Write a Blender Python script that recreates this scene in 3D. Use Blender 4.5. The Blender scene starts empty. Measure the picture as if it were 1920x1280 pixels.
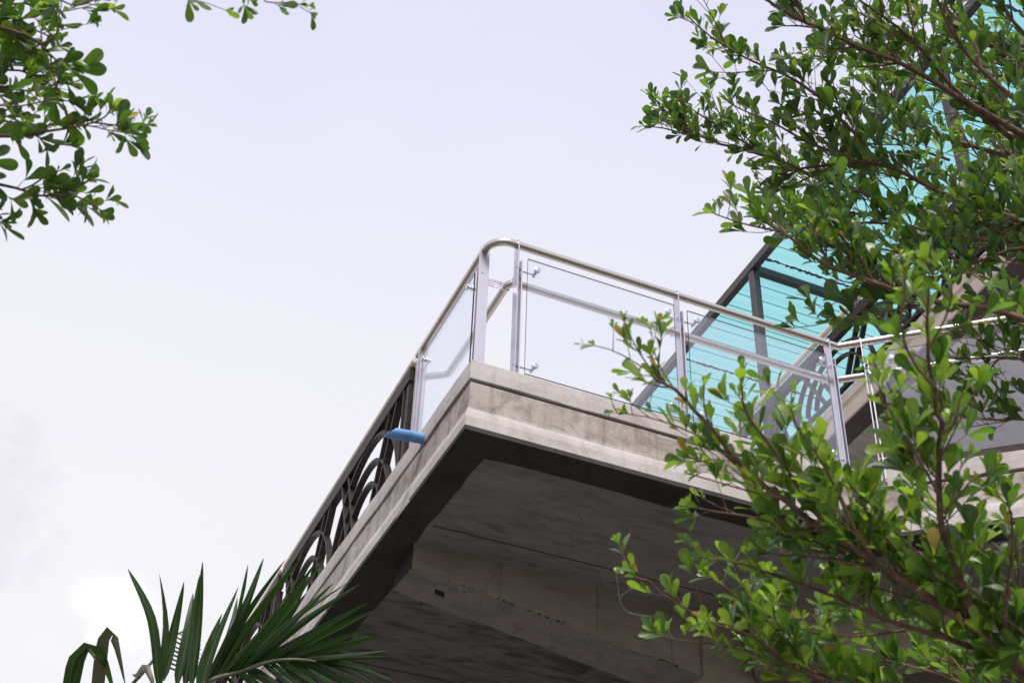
import bpy, bmesh, math, random
import numpy as np
from mathutils import Vector, Matrix

random.seed(11)
rng = np.random.default_rng(5)
S = bpy.context.scene
COL = S.collection

# ------------------------------------------------------------------ camera
CAM_POS = Vector((-2.20388, -5.90144, 1.6))
AX_R = Vector((0.914272, -0.404002, 0.029818))
AX_U = Vector((-0.268864, -0.550097, 0.790636))
AX_F = Vector((0.303016, 0.730873, 0.611560))
cd = bpy.data.cameras.new('camera')
cam = bpy.data.objects.new('camera', cd)
COL.objects.link(cam)
m = Matrix((AX_R, AX_U, -AX_F)).transposed().to_4x4()
m.translation = CAM_POS
cam.matrix_world = m
cd.sensor_width = 36.0
cd.lens = 49.11
cd.clip_start = 0.05
cd.clip_end = 2000
cd.dof.use_dof = True
cd.dof.focus_distance = 7.6
cd.dof.aperture_fstop = 7.1
S.camera = cam

# ------------------------------------------------------------------ sky, sun, exposure
SUN_DIR = Vector((-0.19, -0.51, 0.84)).normalized()      # towards the sun
W = bpy.data.worlds.new('World')
S.world = W
W.use_nodes = True
nt = W.node_tree
nt.nodes.clear()
def N(t, kind, **kw):
    n = t.nodes.new(kind)
    for k, v in kw.items():
        setattr(n, k, v)
    return n
def L(t, a, b):
    t.links.new(a, b)
def math_n(t, op, a, b=None, clamp=False):
    n = N(t, 'ShaderNodeMath', operation=op)
    n.use_clamp = clamp
    for i, v in enumerate((a, b)):
        if v is None:
            continue
        if isinstance(v, (int, float)):
            n.inputs[i].default_value = v
        else:
            L(t, v, n.inputs[i])
    return n.outputs[0]
def ramp(t, fac, stops, interp='LINEAR'):
    r = N(t, 'ShaderNodeValToRGB')
    r.color_ramp.interpolation = interp
    while len(r.color_ramp.elements) < len(stops):
        r.color_ramp.elements.new(0.5)
    for e, (p, c) in zip(r.color_ramp.elements, stops):
        e.position = p
        e.color = (c[0], c[1], c[2], 1) if not isinstance(c, (int, float)) else (c, c, c, 1)
    L(t, fac, r.inputs[0])
    return r.outputs[0]
def mixc(t, f, a, b, mode='MIX'):
    n = N(t, 'ShaderNodeMix', data_type='RGBA', blend_type=mode)
    if isinstance(f, (int, float)):
        n.inputs[0].default_value = f
    else:
        L(t, f, n.inputs[0])
    for i, v in ((6, a), (7, b)):
        if isinstance(v, (tuple, list)):
            n.inputs[i].default_value = (v[0], v[1], v[2], 1)
        else:
            L(t, v, n.inputs[i])
    return n.outputs[2]

sky = N(nt, 'ShaderNodeTexSky', sky_type='NISHITA')
sky.sun_disc = False
sky.sun_elevation = math.asin(SUN_DIR.z)
sky.sun_rotation = math.atan2(SUN_DIR.x, SUN_DIR.y)
sky.dust_density = 4.0
bg_sky = N(nt, 'ShaderNodeBackground')
bg_sky.inputs[1].default_value = 0.05
L(nt, sky.outputs[0], bg_sky.inputs[0])
tc = N(nt, 'ShaderNodeTexCoord')
sep = N(nt, 'ShaderNodeSeparateXYZ')
L(nt, tc.outputs['Generated'], sep.inputs[0])
# thin bright haze: nearly white low down, lavender higher up
haze = ramp(nt, sep.outputs[2], [(0.0, (.875, .868, .90)), (0.45, (.868, .862, .895)), (0.58, (.852, .85, .90)), (0.70, (.775, .775, .91)), (0.80, (.72, .725, .90)), (1.0, (.70, .71, .90))])
nz = N(nt, 'ShaderNodeTexNoise')
nz.inputs['Scale'].default_value = 3.2
nz.inputs['Detail'].default_value = 5
nz.inputs['Distortion'].default_value = .35
L(nt, tc.outputs['Generated'], nz.inputs['Vector'])
soft = ramp(nt, nz.outputs[0], [(0.42, 0.0), (0.72, 1.0)])
haze = mixc(nt, math_n(nt, 'MULTIPLY', soft, .22), haze, (.93, .92, .96))
nz2 = N(nt, 'ShaderNodeTexNoise')
nz2.inputs['Scale'].default_value = 26
nz2.inputs['Detail'].default_value = 8
nz2.inputs['Roughness'].default_value = .62
L(nt, tc.outputs['Generated'], nz2.inputs['Vector'])
def cloud(direction, size, edge, col, amount):
    global haze
    d = N(nt, 'ShaderNodeVectorMath', operation='DISTANCE')
    L(nt, tc.outputs['Generated'], d.inputs[0])
    d.inputs[1].default_value = Vector(direction).normalized()
    v = math_n(nt, 'ADD', d.outputs['Value'], math_n(nt, 'MULTIPLY', math_n(nt, 'SUBTRACT', nz2.outputs[0], .5), size * 2.2))
    f = N(nt, 'ShaderNodeMapRange', interpolation_type='SMOOTHSTEP')
    L(nt, v, f.inputs[0])
    f.inputs[1].default_value = size
    f.inputs[2].default_value = size * (1 - edge)
    haze = mixc(nt, math_n(nt, 'MULTIPLY', f.outputs[0], amount), haze, col)
cloud((0.085, 0.90, 0.375), .12, .9, (.90, .895, .915), .6)
cloud((-0.02, 0.885, 0.475), .075, .8, (.76, .74, .84), .75)
cloud((-0.05, 0.90, 0.40), .07, .9, (.80, .77, .85), .6)
cloud((0.094, 0.903, 0.424), .036, .98, (1.06, 1.05, 1.06), 1.0)
cloud((-0.45, 0.80, 0.34), .14, .7, (.80, .78, .86), .6)
cloud((0.55, 0.75, 0.22), .12, .7, (1.05, 1.04, 1.06), .6)
bg_haze = N(nt, 'ShaderNodeBackground')
bg_haze.inputs[1].default_value = 0.425
L(nt, haze, bg_haze.inputs[0])
mx = N(nt, 'ShaderNodeMixShader')
mx.inputs[0].default_value = 0.94
L(nt, bg_sky.outputs[0], mx.inputs[1])
L(nt, bg_haze.outputs[0], mx.inputs[2])
wo = N(nt, 'ShaderNodeOutputWorld')
L(nt, mx.outputs[0], wo.inputs[0])

sd = bpy.data.lights.new('sun', 'SUN')
sd.energy = 1.5
sd.angle = math.radians(16)
sd.color = (1.0, .945, .88)
sun = bpy.data.objects.new('sun', sd)
COL.objects.link(sun)
sun.rotation_euler = (-SUN_DIR).to_track_quat('-Z', 'Y').to_euler()

S.view_settings.view_transform = 'Standard'
S.view_settings.look = 'None'
S.view_settings.gamma = 1
S.view_settings.exposure = 1.37
S.render.engine = 'CYCLES'
S.cycles.max_bounces = 10
S.cycles.transparent_max_bounces = 16

# ------------------------------------------------------------------ materials
def schlick(t, f0):
    geo = N(t, 'ShaderNodeNewGeometry')
    dt = N(t, 'ShaderNodeVectorMath', operation='DOT_PRODUCT')
    L(t, geo.outputs['Normal'], dt.inputs[0]); L(t, geo.outputs['Incoming'], dt.inputs[1])
    sch = math_n(t, 'POWER', math_n(t, 'SUBTRACT', 1.0, math_n(t, 'ABSOLUTE', dt.outputs['Value'])), 5.0)
    return math_n(t, 'ADD', math_n(t, 'MULTIPLY', sch, 1 - f0), f0, True)
def new_mat(name):
    mt = bpy.data.materials.new(name)
    mt.use_nodes = True
    t = mt.node_tree
    t.nodes.clear()
    out = N(t, 'ShaderNodeOutputMaterial')
    return mt, t, out
def noise(t, vec, scale, detail=4, rough=.55, dist=0.0):
    n = N(t, 'ShaderNodeTexNoise')
    n.inputs['Scale'].default_value = scale
    n.inputs['Detail'].default_value = detail
    n.inputs['Roughness'].default_value = rough
    n.inputs['Distortion'].default_value = dist
    L(t, vec, n.inputs['Vector'])
    return n.outputs[0]
def mapping(t, vec, sc):
    mp = N(t, 'ShaderNodeMapping')
    mp.inputs['Scale'].default_value = sc
    L(t, vec, mp.inputs['Vector'])
    return mp.outputs[0]
def principled(t, out, rough=.5, metal=0.0, spec=.5):
    p = N(t, 'ShaderNodeBsdfPrincipled')
    p.inputs['Roughness'].default_value = rough
    p.inputs['Metallic'].default_value = metal
    p.inputs['Specular IOR Level'].default_value = spec
    L(t, p.outputs[0], out.inputs[0])
    return p
def bump(t, h, p, strength=.3, dist=.01):
    b = N(t, 'ShaderNodeBump')
    b.inputs['Strength'].default_value = strength
    b.inputs['Distance'].default_value = dist
    L(t, h, b.inputs['Height'])
    L(t, b.outputs[0], p.inputs['Normal'])

def concrete(name, base, dark, light, blotch=.5, streak=.4, pits=.6, grain_dir=(1, 1, 1), rough=.85, along=(1, 1, 1)):
    mt, t, out = new_mat(name)
    p = principled(t, out, rough, 0, .25)
    v = N(t, 'ShaderNodeTexCoord').outputs['Object']
    va = mapping(t, v, along)
    big = noise(t, va, 1.7, 7, .62, .4)
    mid = noise(t, va, 7.0, 6, .65, .3)
    fine = noise(t, mapping(t, v, grain_dir), 60, 4, .6)
    c = mixc(t, ramp(t, big, [(.36, 0.0), (.64, 1.0)]), base, light)
    c = mixc(t, math_n(t, 'MULTIPLY', ramp(t, mid, [(.48, 0.0), (.70, 1.0)]), blotch), c, dark)
    st = noise(t, mapping(t, v, (16, 16, 1.1)), 1.0, 5, .6)
    c = mixc(t, math_n(t, 'MULTIPLY', ramp(t, st, [(.52, 0.0), (.74, 1.0)]), streak), c, dark)
    stl = noise(t, mapping(t, v, (11, 11, .9)), 1.3, 5, .6)
    c = mixc(t, math_n(t, 'MULTIPLY', ramp(t, stl, [(.58, 0.0), (.80, 1.0)]), streak * .8), c, light)
    blo = noise(t, mapping(t, va, (1, 1, 1.6)), 2.6, 9, .72, 1.2)
    c = mixc(t, math_n(t, 'MULTIPLY', ramp(t, blo, [(.53, 0.0), (.60, .55), (.72, 1.0)]), blotch * .9), c, dark)
    scr = noise(t, va, 11, 9, .75, 2.2)
    c = mixc(t, math_n(t, 'MULTIPLY', ramp(t, scr, [(.58, 0.0), (.66, 1.0)]), .30), c, light)
    # hairline cracks
    vc = N(t, 'ShaderNodeTexVoronoi', feature='DISTANCE_TO_EDGE')
    vc.inputs['Scale'].default_value = .8
    wv = N(t, 'ShaderNodeVectorMath', operation='ADD')
    wn = N(t, 'ShaderNodeTexNoise'); wn.inputs['Scale'].default_value = 5; wn.inputs['Detail'].default_value = 6
    L(t, v, wn.inputs['Vector'])
    ws = N(t, 'ShaderNodeVectorMath', operation='SCALE'); ws.inputs['Scale'].default_value = .16
    L(t, wn.outputs['Color'], ws.inputs[0])
    L(t, v, wv.inputs[0]); L(t, ws.outputs[0], wv.inputs[1])
    L(t, wv.outputs[0], vc.inputs['Vector'])
    ck = math_n(t, 'MULTIPLY', ramp(t, vc.outputs['Distance'], [(.0012, .8), (.0035, 0.0)]), ramp(t, big, [(.48, 0.0), (.56, .7)]))
    c = mixc(t, ck, c, tuple(x * .4 for x in dark))
    c = mixc(t, math_n(t, 'MULTIPLY', fine, .35), c, dark)
    # small dark pores
    vo = N(t, 'ShaderNodeTexVoronoi')
    vo.inputs['Scale'].default_value = 23
    L(t, mapping(t, v, (1, 1, 1)), vo.inputs['Vector'])
    pore = ramp(t, vo.outputs['Distance'], [(.05, 1.0), (.10, 0.0)])
    keep = ramp(t, noise(t, v, 5.0, 3), [(.52, 0.0), (.58, 1.0)])
    pm = math_n(t, 'MULTIPLY', pore, keep)
    c = mixc(t, math_n(t, 'MULTIPLY', pm, pits), c, tuple(x * .35 for x in dark))
    L(t, c, p.inputs['Base Color'])
    h = math_n(t, 'SUBTRACT', math_n(t, 'ADD', math_n(t, 'MULTIPLY', mid, .8), math_n(t, 'MULTIPLY', fine, .35)), math_n(t, 'MULTIPLY', pm, .8))
    bump(t, h, p, .45, .012)
    return mt

M = {}
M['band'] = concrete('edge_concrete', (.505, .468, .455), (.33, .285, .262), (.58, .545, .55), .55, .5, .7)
M['recess'] = concrete('stained_concrete', (.385, .335, .312), (.18, .14, .118), (.52, .47, .45), .85, .75, .6)
M['drip'] = concrete('mould_dark_concrete', (.050, .045, .040), (.024, .021, .020), (.078, .072, .066), .5, 0, .3)
M['end_dark'] = concrete('darkened_beam_end', (.020, .018, .017), (.012, .011, .010), (.034, .031, .029), .5, 0, .3)  # dark-stained beam end, coloured darker still to cancel its side light
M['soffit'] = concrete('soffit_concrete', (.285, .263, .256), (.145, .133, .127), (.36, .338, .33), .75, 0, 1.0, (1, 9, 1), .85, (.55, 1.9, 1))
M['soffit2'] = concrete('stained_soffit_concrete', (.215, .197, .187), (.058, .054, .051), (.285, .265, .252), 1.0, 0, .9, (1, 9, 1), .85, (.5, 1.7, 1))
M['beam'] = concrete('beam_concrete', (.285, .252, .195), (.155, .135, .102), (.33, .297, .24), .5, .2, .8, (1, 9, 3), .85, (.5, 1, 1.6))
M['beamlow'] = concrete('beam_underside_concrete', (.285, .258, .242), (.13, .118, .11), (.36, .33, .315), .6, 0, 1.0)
M['upper'] = concrete('warm_concrete', (.46, .395, .345), (.33, .27, .23), (.53, .47, .43), .35, .3, .4)
M['plaster'] = concrete('wall_plaster', (.30, .27, .25), (.2, .17, .16), (.36, .33, .31), .4, .3, .3)

def steel(name, col, rough, aniso=40, spots=.25):
    mt, t, out = new_mat(name)
    p = principled(t, out, rough, 1.0)
    v = N(t, 'ShaderNodeTexCoord').outputs['Object']
    n = noise(t, v, 9, 5, .6)
    n2 = noise(t, v, 120, 3)
    c = mixc(t, math_n(t, 'MULTIPLY', ramp(t, n, [(.45, 0.0), (.75, 1.0)]), spots), col, tuple(x * .62 for x in col))
    L(t, c, p.inputs['Base Color'])
    r = math_n(t, 'ADD', math_n(t, 'MULTIPLY', n, .18), math_n(t, 'ADD', rough - .12, math_n(t, 'MULTIPLY', n2, .08)))
    L(t, r, p.inputs['Roughness'])
    return mt
M['steel'] = steel('polished_steel', (.60, .56, .525), .26)
M['satin'] = steel('satin_steel', (.64, .615, .68), .30, spots=.25)
M['beige_rail'] = None

def simple(name, col, rough=.5, var=.25, scale=12, metal=0.0, spec=.5):
    mt, t, out = new_mat(name)
    p = principled(t, out, rough, metal, spec)
    v = N(t, 'ShaderNodeTexCoord').outputs['Object']
    n = noise(t, v, scale, 5, .6)
    c = mixc(t, ramp(t, n, [(.35, 0.0), (.7, 1.0)]), tuple(x * (1 - var) for x in col), tuple(min(1, x * (1 + var)) for x in col))
    L(t, c, p.inputs['Base Color'])
    bump(t, noise(t, v, scale * 9, 3), p, .12, .003)
    return mt
M['iron'] = simple('brown_iron', (.020, .0125, .011), .5, .45, 18, 0, .2)
M['frame'] = simple('roof_frame_paint', (.040, .035, .040), .45, .25, 10)
M['cap'] = simple('cap_metal', (.62, .63, .66), .3, .1, 60, .9)
M['pipe'] = simple('blue_pvc', (.12, .30, .60), .5, .28, 9)
M['pipein'] = simple('pipe_inside', (.03, .10, .24), .6, .1, 20)
M['hole'] = simple('painted_void', (.008, .008, .008), .9, .1)
M['beige_paint'] = simple('cream_painted_rail', (.80, .71, .60), .45, .08, 14)
M['beige_rail'] = simple('weathered_rail', (.74, .64, .55), .38, .14, 14, .0)
M['bark'] = simple('twig_bark', (.185, .112, .088), .8, .45, 30, 0, .2)
M['bark_young'] = simple('young_bark', (.20, .13, .09), .7, .35, 30, 0, .2)
M['ground'] = simple('paving', (.112, .106, .098), .9, .3, .8)
M['thread'] = simple('silk', (.45, .44, .46), .6, .1)

def glass_mat():
    mt, t, out = new_mat('railing_glass')
    refl = schlick(t, .085)
    tr = N(t, 'ShaderNodeBsdfTransparent')
    tr.inputs[0].default_value = (.98, .99, 1, 1)
    gl = N(t, 'ShaderNodeBsdfGlossy')
    gl.inputs['Color'].default_value = (.92, .92, 1.0, 1)
    gl.inputs['Roughness'].default_value = .02
    mxs = N(t, 'ShaderNodeMixShader')
    L(t, refl, mxs.inputs[0])
    L(t, tr.outputs[0], mxs.inputs[1])
    L(t, gl.outputs[0], mxs.inputs[2])
    # thin film of dust
    df = N(t, 'ShaderNodeBsdfDiffuse')
    df.inputs[0].default_value = (.60, .60, .78, 1)
    v = N(t, 'ShaderNodeTexCoord').outputs['Object']
    f = ramp(t, noise(t, v, 3.0, 5), [(.3, .018), (.75, .045)])
    mx2 = N(t, 'ShaderNodeMixShader')
    L(t, f, mx2.inputs[0])
    L(t, mxs.outputs[0], mx2.inputs[1])
    L(t, df.outputs[0], mx2.inputs[2])
    L(t, mx2.outputs[0], out.inputs[0])
    return mt
M['glass'] = glass_mat()
M['glass_edge'] = simple('glass_cut_edge', (.035, .05, .055), .25, .1)

def sheet_mat():
    mt, t, out = new_mat('teal_polycarbonate')
    v = N(t, 'ShaderNodeTexCoord').outputs['Object']
    n = noise(t, mapping(t, v, (.35, 1.6, 1)), 1.8, 7, .65)
    n2 = noise(t, mapping(t, v, (1, 6, 1)), 30, 3, .6)
    c = mixc(t, ramp(t, n, [(.3, 0.0), (.7, 1.0)]), (.25, .56, .57), (.35, .68, .70))
    c = mixc(t, math_n(t, 'MULTIPLY', n2, .45), c, (.20, .47, .52))
    tl = N(t, 'ShaderNodeBsdfTranslucent')
    L(t, c, tl.inputs[0])
    df = N(t, 'ShaderNodeBsdfDiffuse')
    L(t, c, df.inputs[0])
    tp = N(t, 'ShaderNodeBsdfTransparent')
    tp.inputs[0].default_value = (.30, .66, .68, 1)
    gl = N(t, 'ShaderNodeBsdfGlossy')
    gl.inputs['Roughness'].default_value = .25
    a = N(t, 'ShaderNodeMixShader'); a.inputs[0].default_value = .22
    L(t, tl.outputs[0], a.inputs[1]); L(t, df.outputs[0], a.inputs[2])
    b = N(t, 'ShaderNodeMixShader'); b.inputs[0].default_value = .42
    L(t, a.outputs[0], b.inputs[1]); L(t, tp.outputs[0], b.inputs[2])
    g = N(t, 'ShaderNodeMixShader')
    L(t, schlick(t, .03), g.inputs[0])
    L(t, b.outputs[0], g.inputs[1]); L(t, gl.outputs[0], g.inputs[2])
    L(t, g.outputs[0], out.inputs[0])
    return mt
M['sheet'] = sheet_mat()
M['rib'] = simple('sheet_rib', (.06, .30, .34), .5, .2)
M['seam'] = simple('sheet_lap', (.045, .13, .18), .6, .5, 40)

def leaf_mat(name, c0, c1, tr0, rib, trans=.36, rough=.36):
    mt, t, out = new_mat(name)
    at = N(t, 'ShaderNodeAttribute', attribute_name='rib')
    v = N(t, 'ShaderNodeTexCoord').outputs['Object']
    oi = N(t, 'ShaderNodeObjectInfo')
    geo = N(t, 'ShaderNodeNewGeometry')
    big = noise(t, geo.outputs['Position'], 3.0, 2)
    fine = noise(t, geo.outputs['Position'], 60, 3)
    f = math_n(t, 'ADD', math_n(t, 'MULTIPLY', big, .6), math_n(t, 'MULTIPLY', oi.outputs['Random'], .5))
    c = mixc(t, ramp(t, f, [(.2, 0.0), (.75, 1.0)]), c0, c1)
    c = mixc(t, math_n(t, 'MULTIPLY', fine, .3), c, tuple(x * .6 for x in c0))
    c = mixc(t, ramp(t, at.outputs['Fac'], [(.03, .75), (.16, 0.0)]), c, rib)
    p = N(t, 'ShaderNodeBsdfPrincipled')
    p.inputs['Roughness'].default_value = rough
    p.inputs['Specular IOR Level'].default_value = .5
    L(t, c, p.inputs['Base Color'])
    tl = N(t, 'ShaderNodeBsdfTranslucent')
    c2 = mixc(t, ramp(t, at.outputs['Fac'], [(.03, .5), (.16, 0.0)]), tr0, rib)
    L(t, c2, tl.inputs[0])
    mxs = N(t, 'ShaderNodeMixShader'); mxs.inputs[0].default_value = trans
    L(t, p.outputs[0], mxs.inputs[1]); L(t, tl.outputs[0], mxs.inputs[2])
    L(t, mxs.outputs[0], out.inputs[0])
    return mt
LEAF = [
    leaf_mat('leaf_deep', (.042, .088, .013), (.066, .135, .021), (.12, .28, .022), (.15, .24, .08), .36),
    leaf_mat('leaf_mid', (.068, .140, .016), (.100, .185, .024), (.20, .40, .028), (.20, .30, .10), .42),
    leaf_mat('leaf_bluish', (.060, .108, .046), (.088, .145, .066), (.14, .28, .06), (.18, .27, .14), .30, .42),
    leaf_mat('leaf_young', (.15, .26, .022), (.23, .35, .035), (.36, .56, .04), (.30, .42, .12), .46),
    leaf_mat('leaf_pale', (.16, .225, .060), (.21, .285, .09), (.36, .47, .12), (.30, .36, .16), .46, .45),
    leaf_mat('leaf_yellowed', (.30, .24, .03), (.34, .20, .035), (.50, .40, .05), (.30, .26, .10), .40, .5),
]
M['palm'] = leaf_mat('palm_leaf', (.014, .036, .011), (.027, .062, .014), (.05, .14, .015), (.10, .16, .045), .22, .30)
M['palmdry'] = leaf_mat('palm_leaf_dry', (.085, .078, .052), (.12, .105, .07), (.12, .14, .05), (.12, .12, .08), .2, .45)
M['rachis'] = simple('palm_rachis', (.16, .155, .10), .5, .35, 20)
M['palmtrunk'] = simple('palm_bark', (.16, .135, .11), .9, .4, 8)

# ------------------------------------------------------------------ mesh helpers
def link(name, me, mat=None, parent=None):
    o = bpy.data.objects.new(name, me)
    COL.objects.link(o)
    if parent is not None:
        o.parent = parent
    if mat is not None:
        for mm in (mat if isinstance(mat, (list, tuple)) else [mat]):
            me.materials.append(mm)
    return o
def build(name, bm, mat=None, parent=None, smooth=False, recalc=True):
    if recalc:
        bmesh.ops.recalc_face_normals(bm, faces=bm.faces)
    me = bpy.data.meshes.new(name)
    if smooth:
        for f in bm.faces:
            f.smooth = True
    bm.to_mesh(me)
    bm.free()
    if smooth:
        me.set_sharp_from_angle(angle=math.radians(40))
    return link(name, me, mat, parent)
def thing(name, label, cat, loc=(0, 0, 0), group=None):
    o = bpy.data.objects.new(name, None)
    o.empty_display_size = .1
    COL.objects.link(o)
    o['label'] = label
    o['category'] = cat
    if group:
        o['group'] = group
    return o
def prism(bm, pts, axis_fn, h0, h1, mi=0):
    """closed prism: pts 2-D outline, axis_fn(p, h) -> 3-D"""
    a = [bm.verts.new(axis_fn(p, h0)) for p in pts]
    b = [bm.verts.new(axis_fn(p, h1)) for p in pts]
    n = len(pts)
    fs = [bm.faces.new(a), bm.faces.new(b)]
    for i in range(n):
        fs.append(bm.faces.new((a[i], a[(i + 1) % n], b[(i + 1) % n], b[i])))
    for f in fs:
        f.material_index = mi
    return fs
def boxv(bm, c, ax, ay, az, mi=0):
    c, ax, ay, az = (Vector(q) for q in (c, ax, ay, az))
    vs = [bm.verts.new(c + ax * i + ay * j + az * k) for i in (-1, 1) for j in (-1, 1) for k in (-1, 1)]
    fs = []
    for q in ((0, 1, 3, 2), (4, 6, 7, 5), (0, 4, 5, 1), (2, 3, 7, 6), (0, 2, 6, 4), (1, 5, 7, 3)):
        f = bm.faces.new([vs[i] for i in q])
        f.material_index = mi
        fs.append(f)
    return fs
def box(bm, x0, x1, y0, y1, z0, z1, mi=0):
    return boxv(bm, ((x0 + x1) / 2, (y0 + y1) / 2, (z0 + z1) / 2), ((x1 - x0) / 2, 0, 0), (0, (y1 - y0) / 2, 0), (0, 0, (z1 - z0) / 2), mi)
def bar(bm, a, b, w, d, side, mi=0):
    """rectangular bar from a to b; d along 'side', w across"""
    a, b, side = Vector(a), Vector(b), Vector(side).normalized()
    t = (b - a)
    u = t.normalized().cross(side).normalized()
    return boxv(bm, (a + b) / 2, t / 2, u * w / 2, side * d / 2, mi)
def tube(bm, pts, radii, seg=10, cap=True, mi=0):
    pts = [Vector(p) for p in pts]
    if isinstance(radii, (int, float)):
        radii = [radii] * len(pts)
    rings = []
    ref = None
    for i, p in enumerate(pts):
        t = (pts[min(i + 1, len(pts) - 1)] - pts[max(i - 1, 0)])
        if t.length < 1e-9:
            t = Vector((0, 0, 1))
        t.normalize()
        if ref is None:
            ref = Vector((0, 0, 1)) if abs(t.z) < .9 else Vector((1, 0, 0))
        u = (ref - t * ref.dot(t))
        if u.length < 1e-6:
            u = t.orthogonal()
        u.normalize()
        ref = u
        w = t.cross(u)
        r = radii[i]
        rings.append([bm.verts.new(p + (u * math.cos(2 * math.pi * k / seg) + w * math.sin(2 * math.pi * k / seg)) * r) for k in range(seg)])
    for a, b in zip(rings, rings[1:]):
        for k in range(seg):
            f = bm.faces.new((a[k], a[(k + 1) % seg], b[(k + 1) % seg], b[k]))
            f.material_index = mi
            f.smooth = True
    if cap:
        for rg in (rings[0], rings[-1]):
            f = bm.faces.new(rg)
            f.material_index = mi
def fillet(pts, r, n=8):
    pts = [Vector(p) for p in pts]
    out = [pts[0]]
    for a, b, c in zip(pts, pts[1:], pts[2:]):
        u, w = (a - b).normalized(), (c - b).normalized()
        ang = u.angle(w)
        d = r / math.tan(ang / 2)
        p0, p1 = b + u * d, b + w * d
        ctr = b + (u + w).normalized() * (r / math.sin(ang / 2))
        for i in range(n + 1):
            q = p0.lerp(p1, i / n) - ctr
            out.append(ctr + q.normalized() * r)
    out.append(pts[-1])
    return out
def bevel(o, w=.006, seg=2):
    md = o.modifiers.new('bevel', 'BEVEL')
    md.width = w
    md.segments = seg
    md.limit_method = 'ANGLE'
    md.angle_limit = math.radians(35)

# ------------------------------------------------------------------ ground
bm = bmesh.new()
boxv(bm, (0, 0, -.5), (400, 0, 0), (0, 400, 0), (0, 0, .5))
g = build('ground', bm, M['ground'])
g['kind'] = 'structure'

# ------------------------------------------------------------------ the concrete house with its corner balcony
ZO = 6.1996
ZB = ZO - .355
ZT = ZO + .13
E2 = Vector((.744, -.668, 0))
def outline(off, jit=0.0, seed=0):
    """balcony outline pushed outwards by off, edges subdivided and slightly uneven"""
    r = random.Random(seed)
    base = [Vector((0, 0)), Vector((2.64, 0)), Vector((2.64 + .744 * 3.4, -.668 * 3.4)), Vector((9.5, -.668 * 3.4)), Vector((9.5, 10.5)), Vector((0.0, 10.5))]
    n = len(base)
    lines = []
    for i in range(n):
        a, b = base[i], base[(i + 1) % n]
        d = (b - a).normalized()
        nn = Vector((d.y, -d.x))
        o = off if i in (0, 1, 2, 5) else 0
        lines.append((a + nn * o, d))
    corners = []
    for i in range(n):
        p, d = lines[i - 1]
        q, e = lines[i]
        den = d.x * e.y - d.y * e.x
        s = ((q.x - p.x) * e.y - (q.y - p.y) * e.x) / den
        corners.append(p + d * s)
    out = []
    for i in range(n):
        a, b = corners[i], corners[(i + 1) % n]
        k = max(1, int((base[(i + 1) % n] - base[i]).length / .22)) if (jit and i in (0, 1, 5)) else 1
        for j in range(k):
            q = a.lerp(b, j / k)
            if j:
                d = (b - a).normalized()
                q = q + Vector((d.y, -d.x)) * r.uniform(-jit, jit)
            out.append(q)
    return out
def slab_mesh(levels, jit, seed):
    bm = bmesh.new()
    rings = []
    r = random.Random(seed + 50)
    for off, z in levels:
        rings.append([bm.verts.new((p.x, p.y, z + r.uniform(-jit, jit) * .7)) for p in outline(off, jit, seed)])
    n = len(rings[0])
    bm.faces.new(rings[0])
    bm.faces.new(rings[-1])
    for a, b in zip(rings, rings[1:]):
        for i in range(n):
            bm.faces.new((a[i], a[(i + 1) % n], b[(i + 1) % n], b[i]))
    return bm
house = thing('concrete_house', 'unfinished grey concrete house with a cantilevered corner balcony jutting out overhead', 'building')
slab = build('balcony_slab', slab_mesh([(.018, ZB), (.016, ZB + .075), (.008, ZB + .118), (-.001, ZB + .17), (-.006, ZO - .015)], .0035, 3), M['recess'], house)
bevel(slab, .006)
# lower fascia and top kerb are smoother, paler renders over the stained core
lowb = build('lower_fascia', slab_mesh([(.022, ZB - .002), (.0205, ZB + .085), (.014, ZB + .120), (.005, ZB + .150)], .003, 7), M['band'], house)
bevel(lowb, .004)
topb = build('top_kerb', slab_mesh([(.003, ZO), (.004, ZO + .06), (.001, ZT)], .0035, 9), M['band'], house)
bevel(topb, .004)
# soffit skin, inset from the fascia
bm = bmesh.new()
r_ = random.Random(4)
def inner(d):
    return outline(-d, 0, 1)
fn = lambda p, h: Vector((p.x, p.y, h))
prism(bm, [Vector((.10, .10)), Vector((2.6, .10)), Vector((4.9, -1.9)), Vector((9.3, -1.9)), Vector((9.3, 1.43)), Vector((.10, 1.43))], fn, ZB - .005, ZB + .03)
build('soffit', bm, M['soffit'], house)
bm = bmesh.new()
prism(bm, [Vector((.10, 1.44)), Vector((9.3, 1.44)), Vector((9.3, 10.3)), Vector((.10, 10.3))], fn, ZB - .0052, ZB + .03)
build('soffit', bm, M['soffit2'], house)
# dark mouldy drip strip round the underside, ragged on its inner side
bm = bmesh.new()
path_in, path_out = [], []
ys = [10.3 - i * .16 for i in range(64)]
rr = random.Random(8)
wob = 0.0
for y in ys:
    if y < .25: break
    wob = wob * .75 + rr.uniform(-.012, .012)
    w = .178 + wob + (.055 if y > 1.70 else 0) + (.015 if y > 2.6 else 0)
    path_out.append((-.024, y)); path_in.append((w, y))
path_out.append((-.024, -.026)); path_in.append((.188, .203))
x = .35
while x < 2.55:
    wob = wob * .75 + rr.uniform(-.008, .008)
    path_out.append((x, -.026)); path_in.append((x, .198 + wob)); x += .14
path_out.append((2.632, -.026)); path_in.append((2.72, .19))
for k in range(1, 22):
    s = k * .16
    wob = wob * .75 + rr.uniform(-.008, .008)
    b0 = Vector((2.632, -.026, 0)) + E2 * s
    i0 = Vector((2.72, .19, 0)) + E2 * s + Vector((.668, .744, 0)) * wob
    path_out.append((b0.x, b0.y)); path_in.append((i0.x, i0.y))
lo = [[bm.verts.new((p[0], p[1], ZB - .009)) for p in q] for q in (path_out, path_in)]
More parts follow.
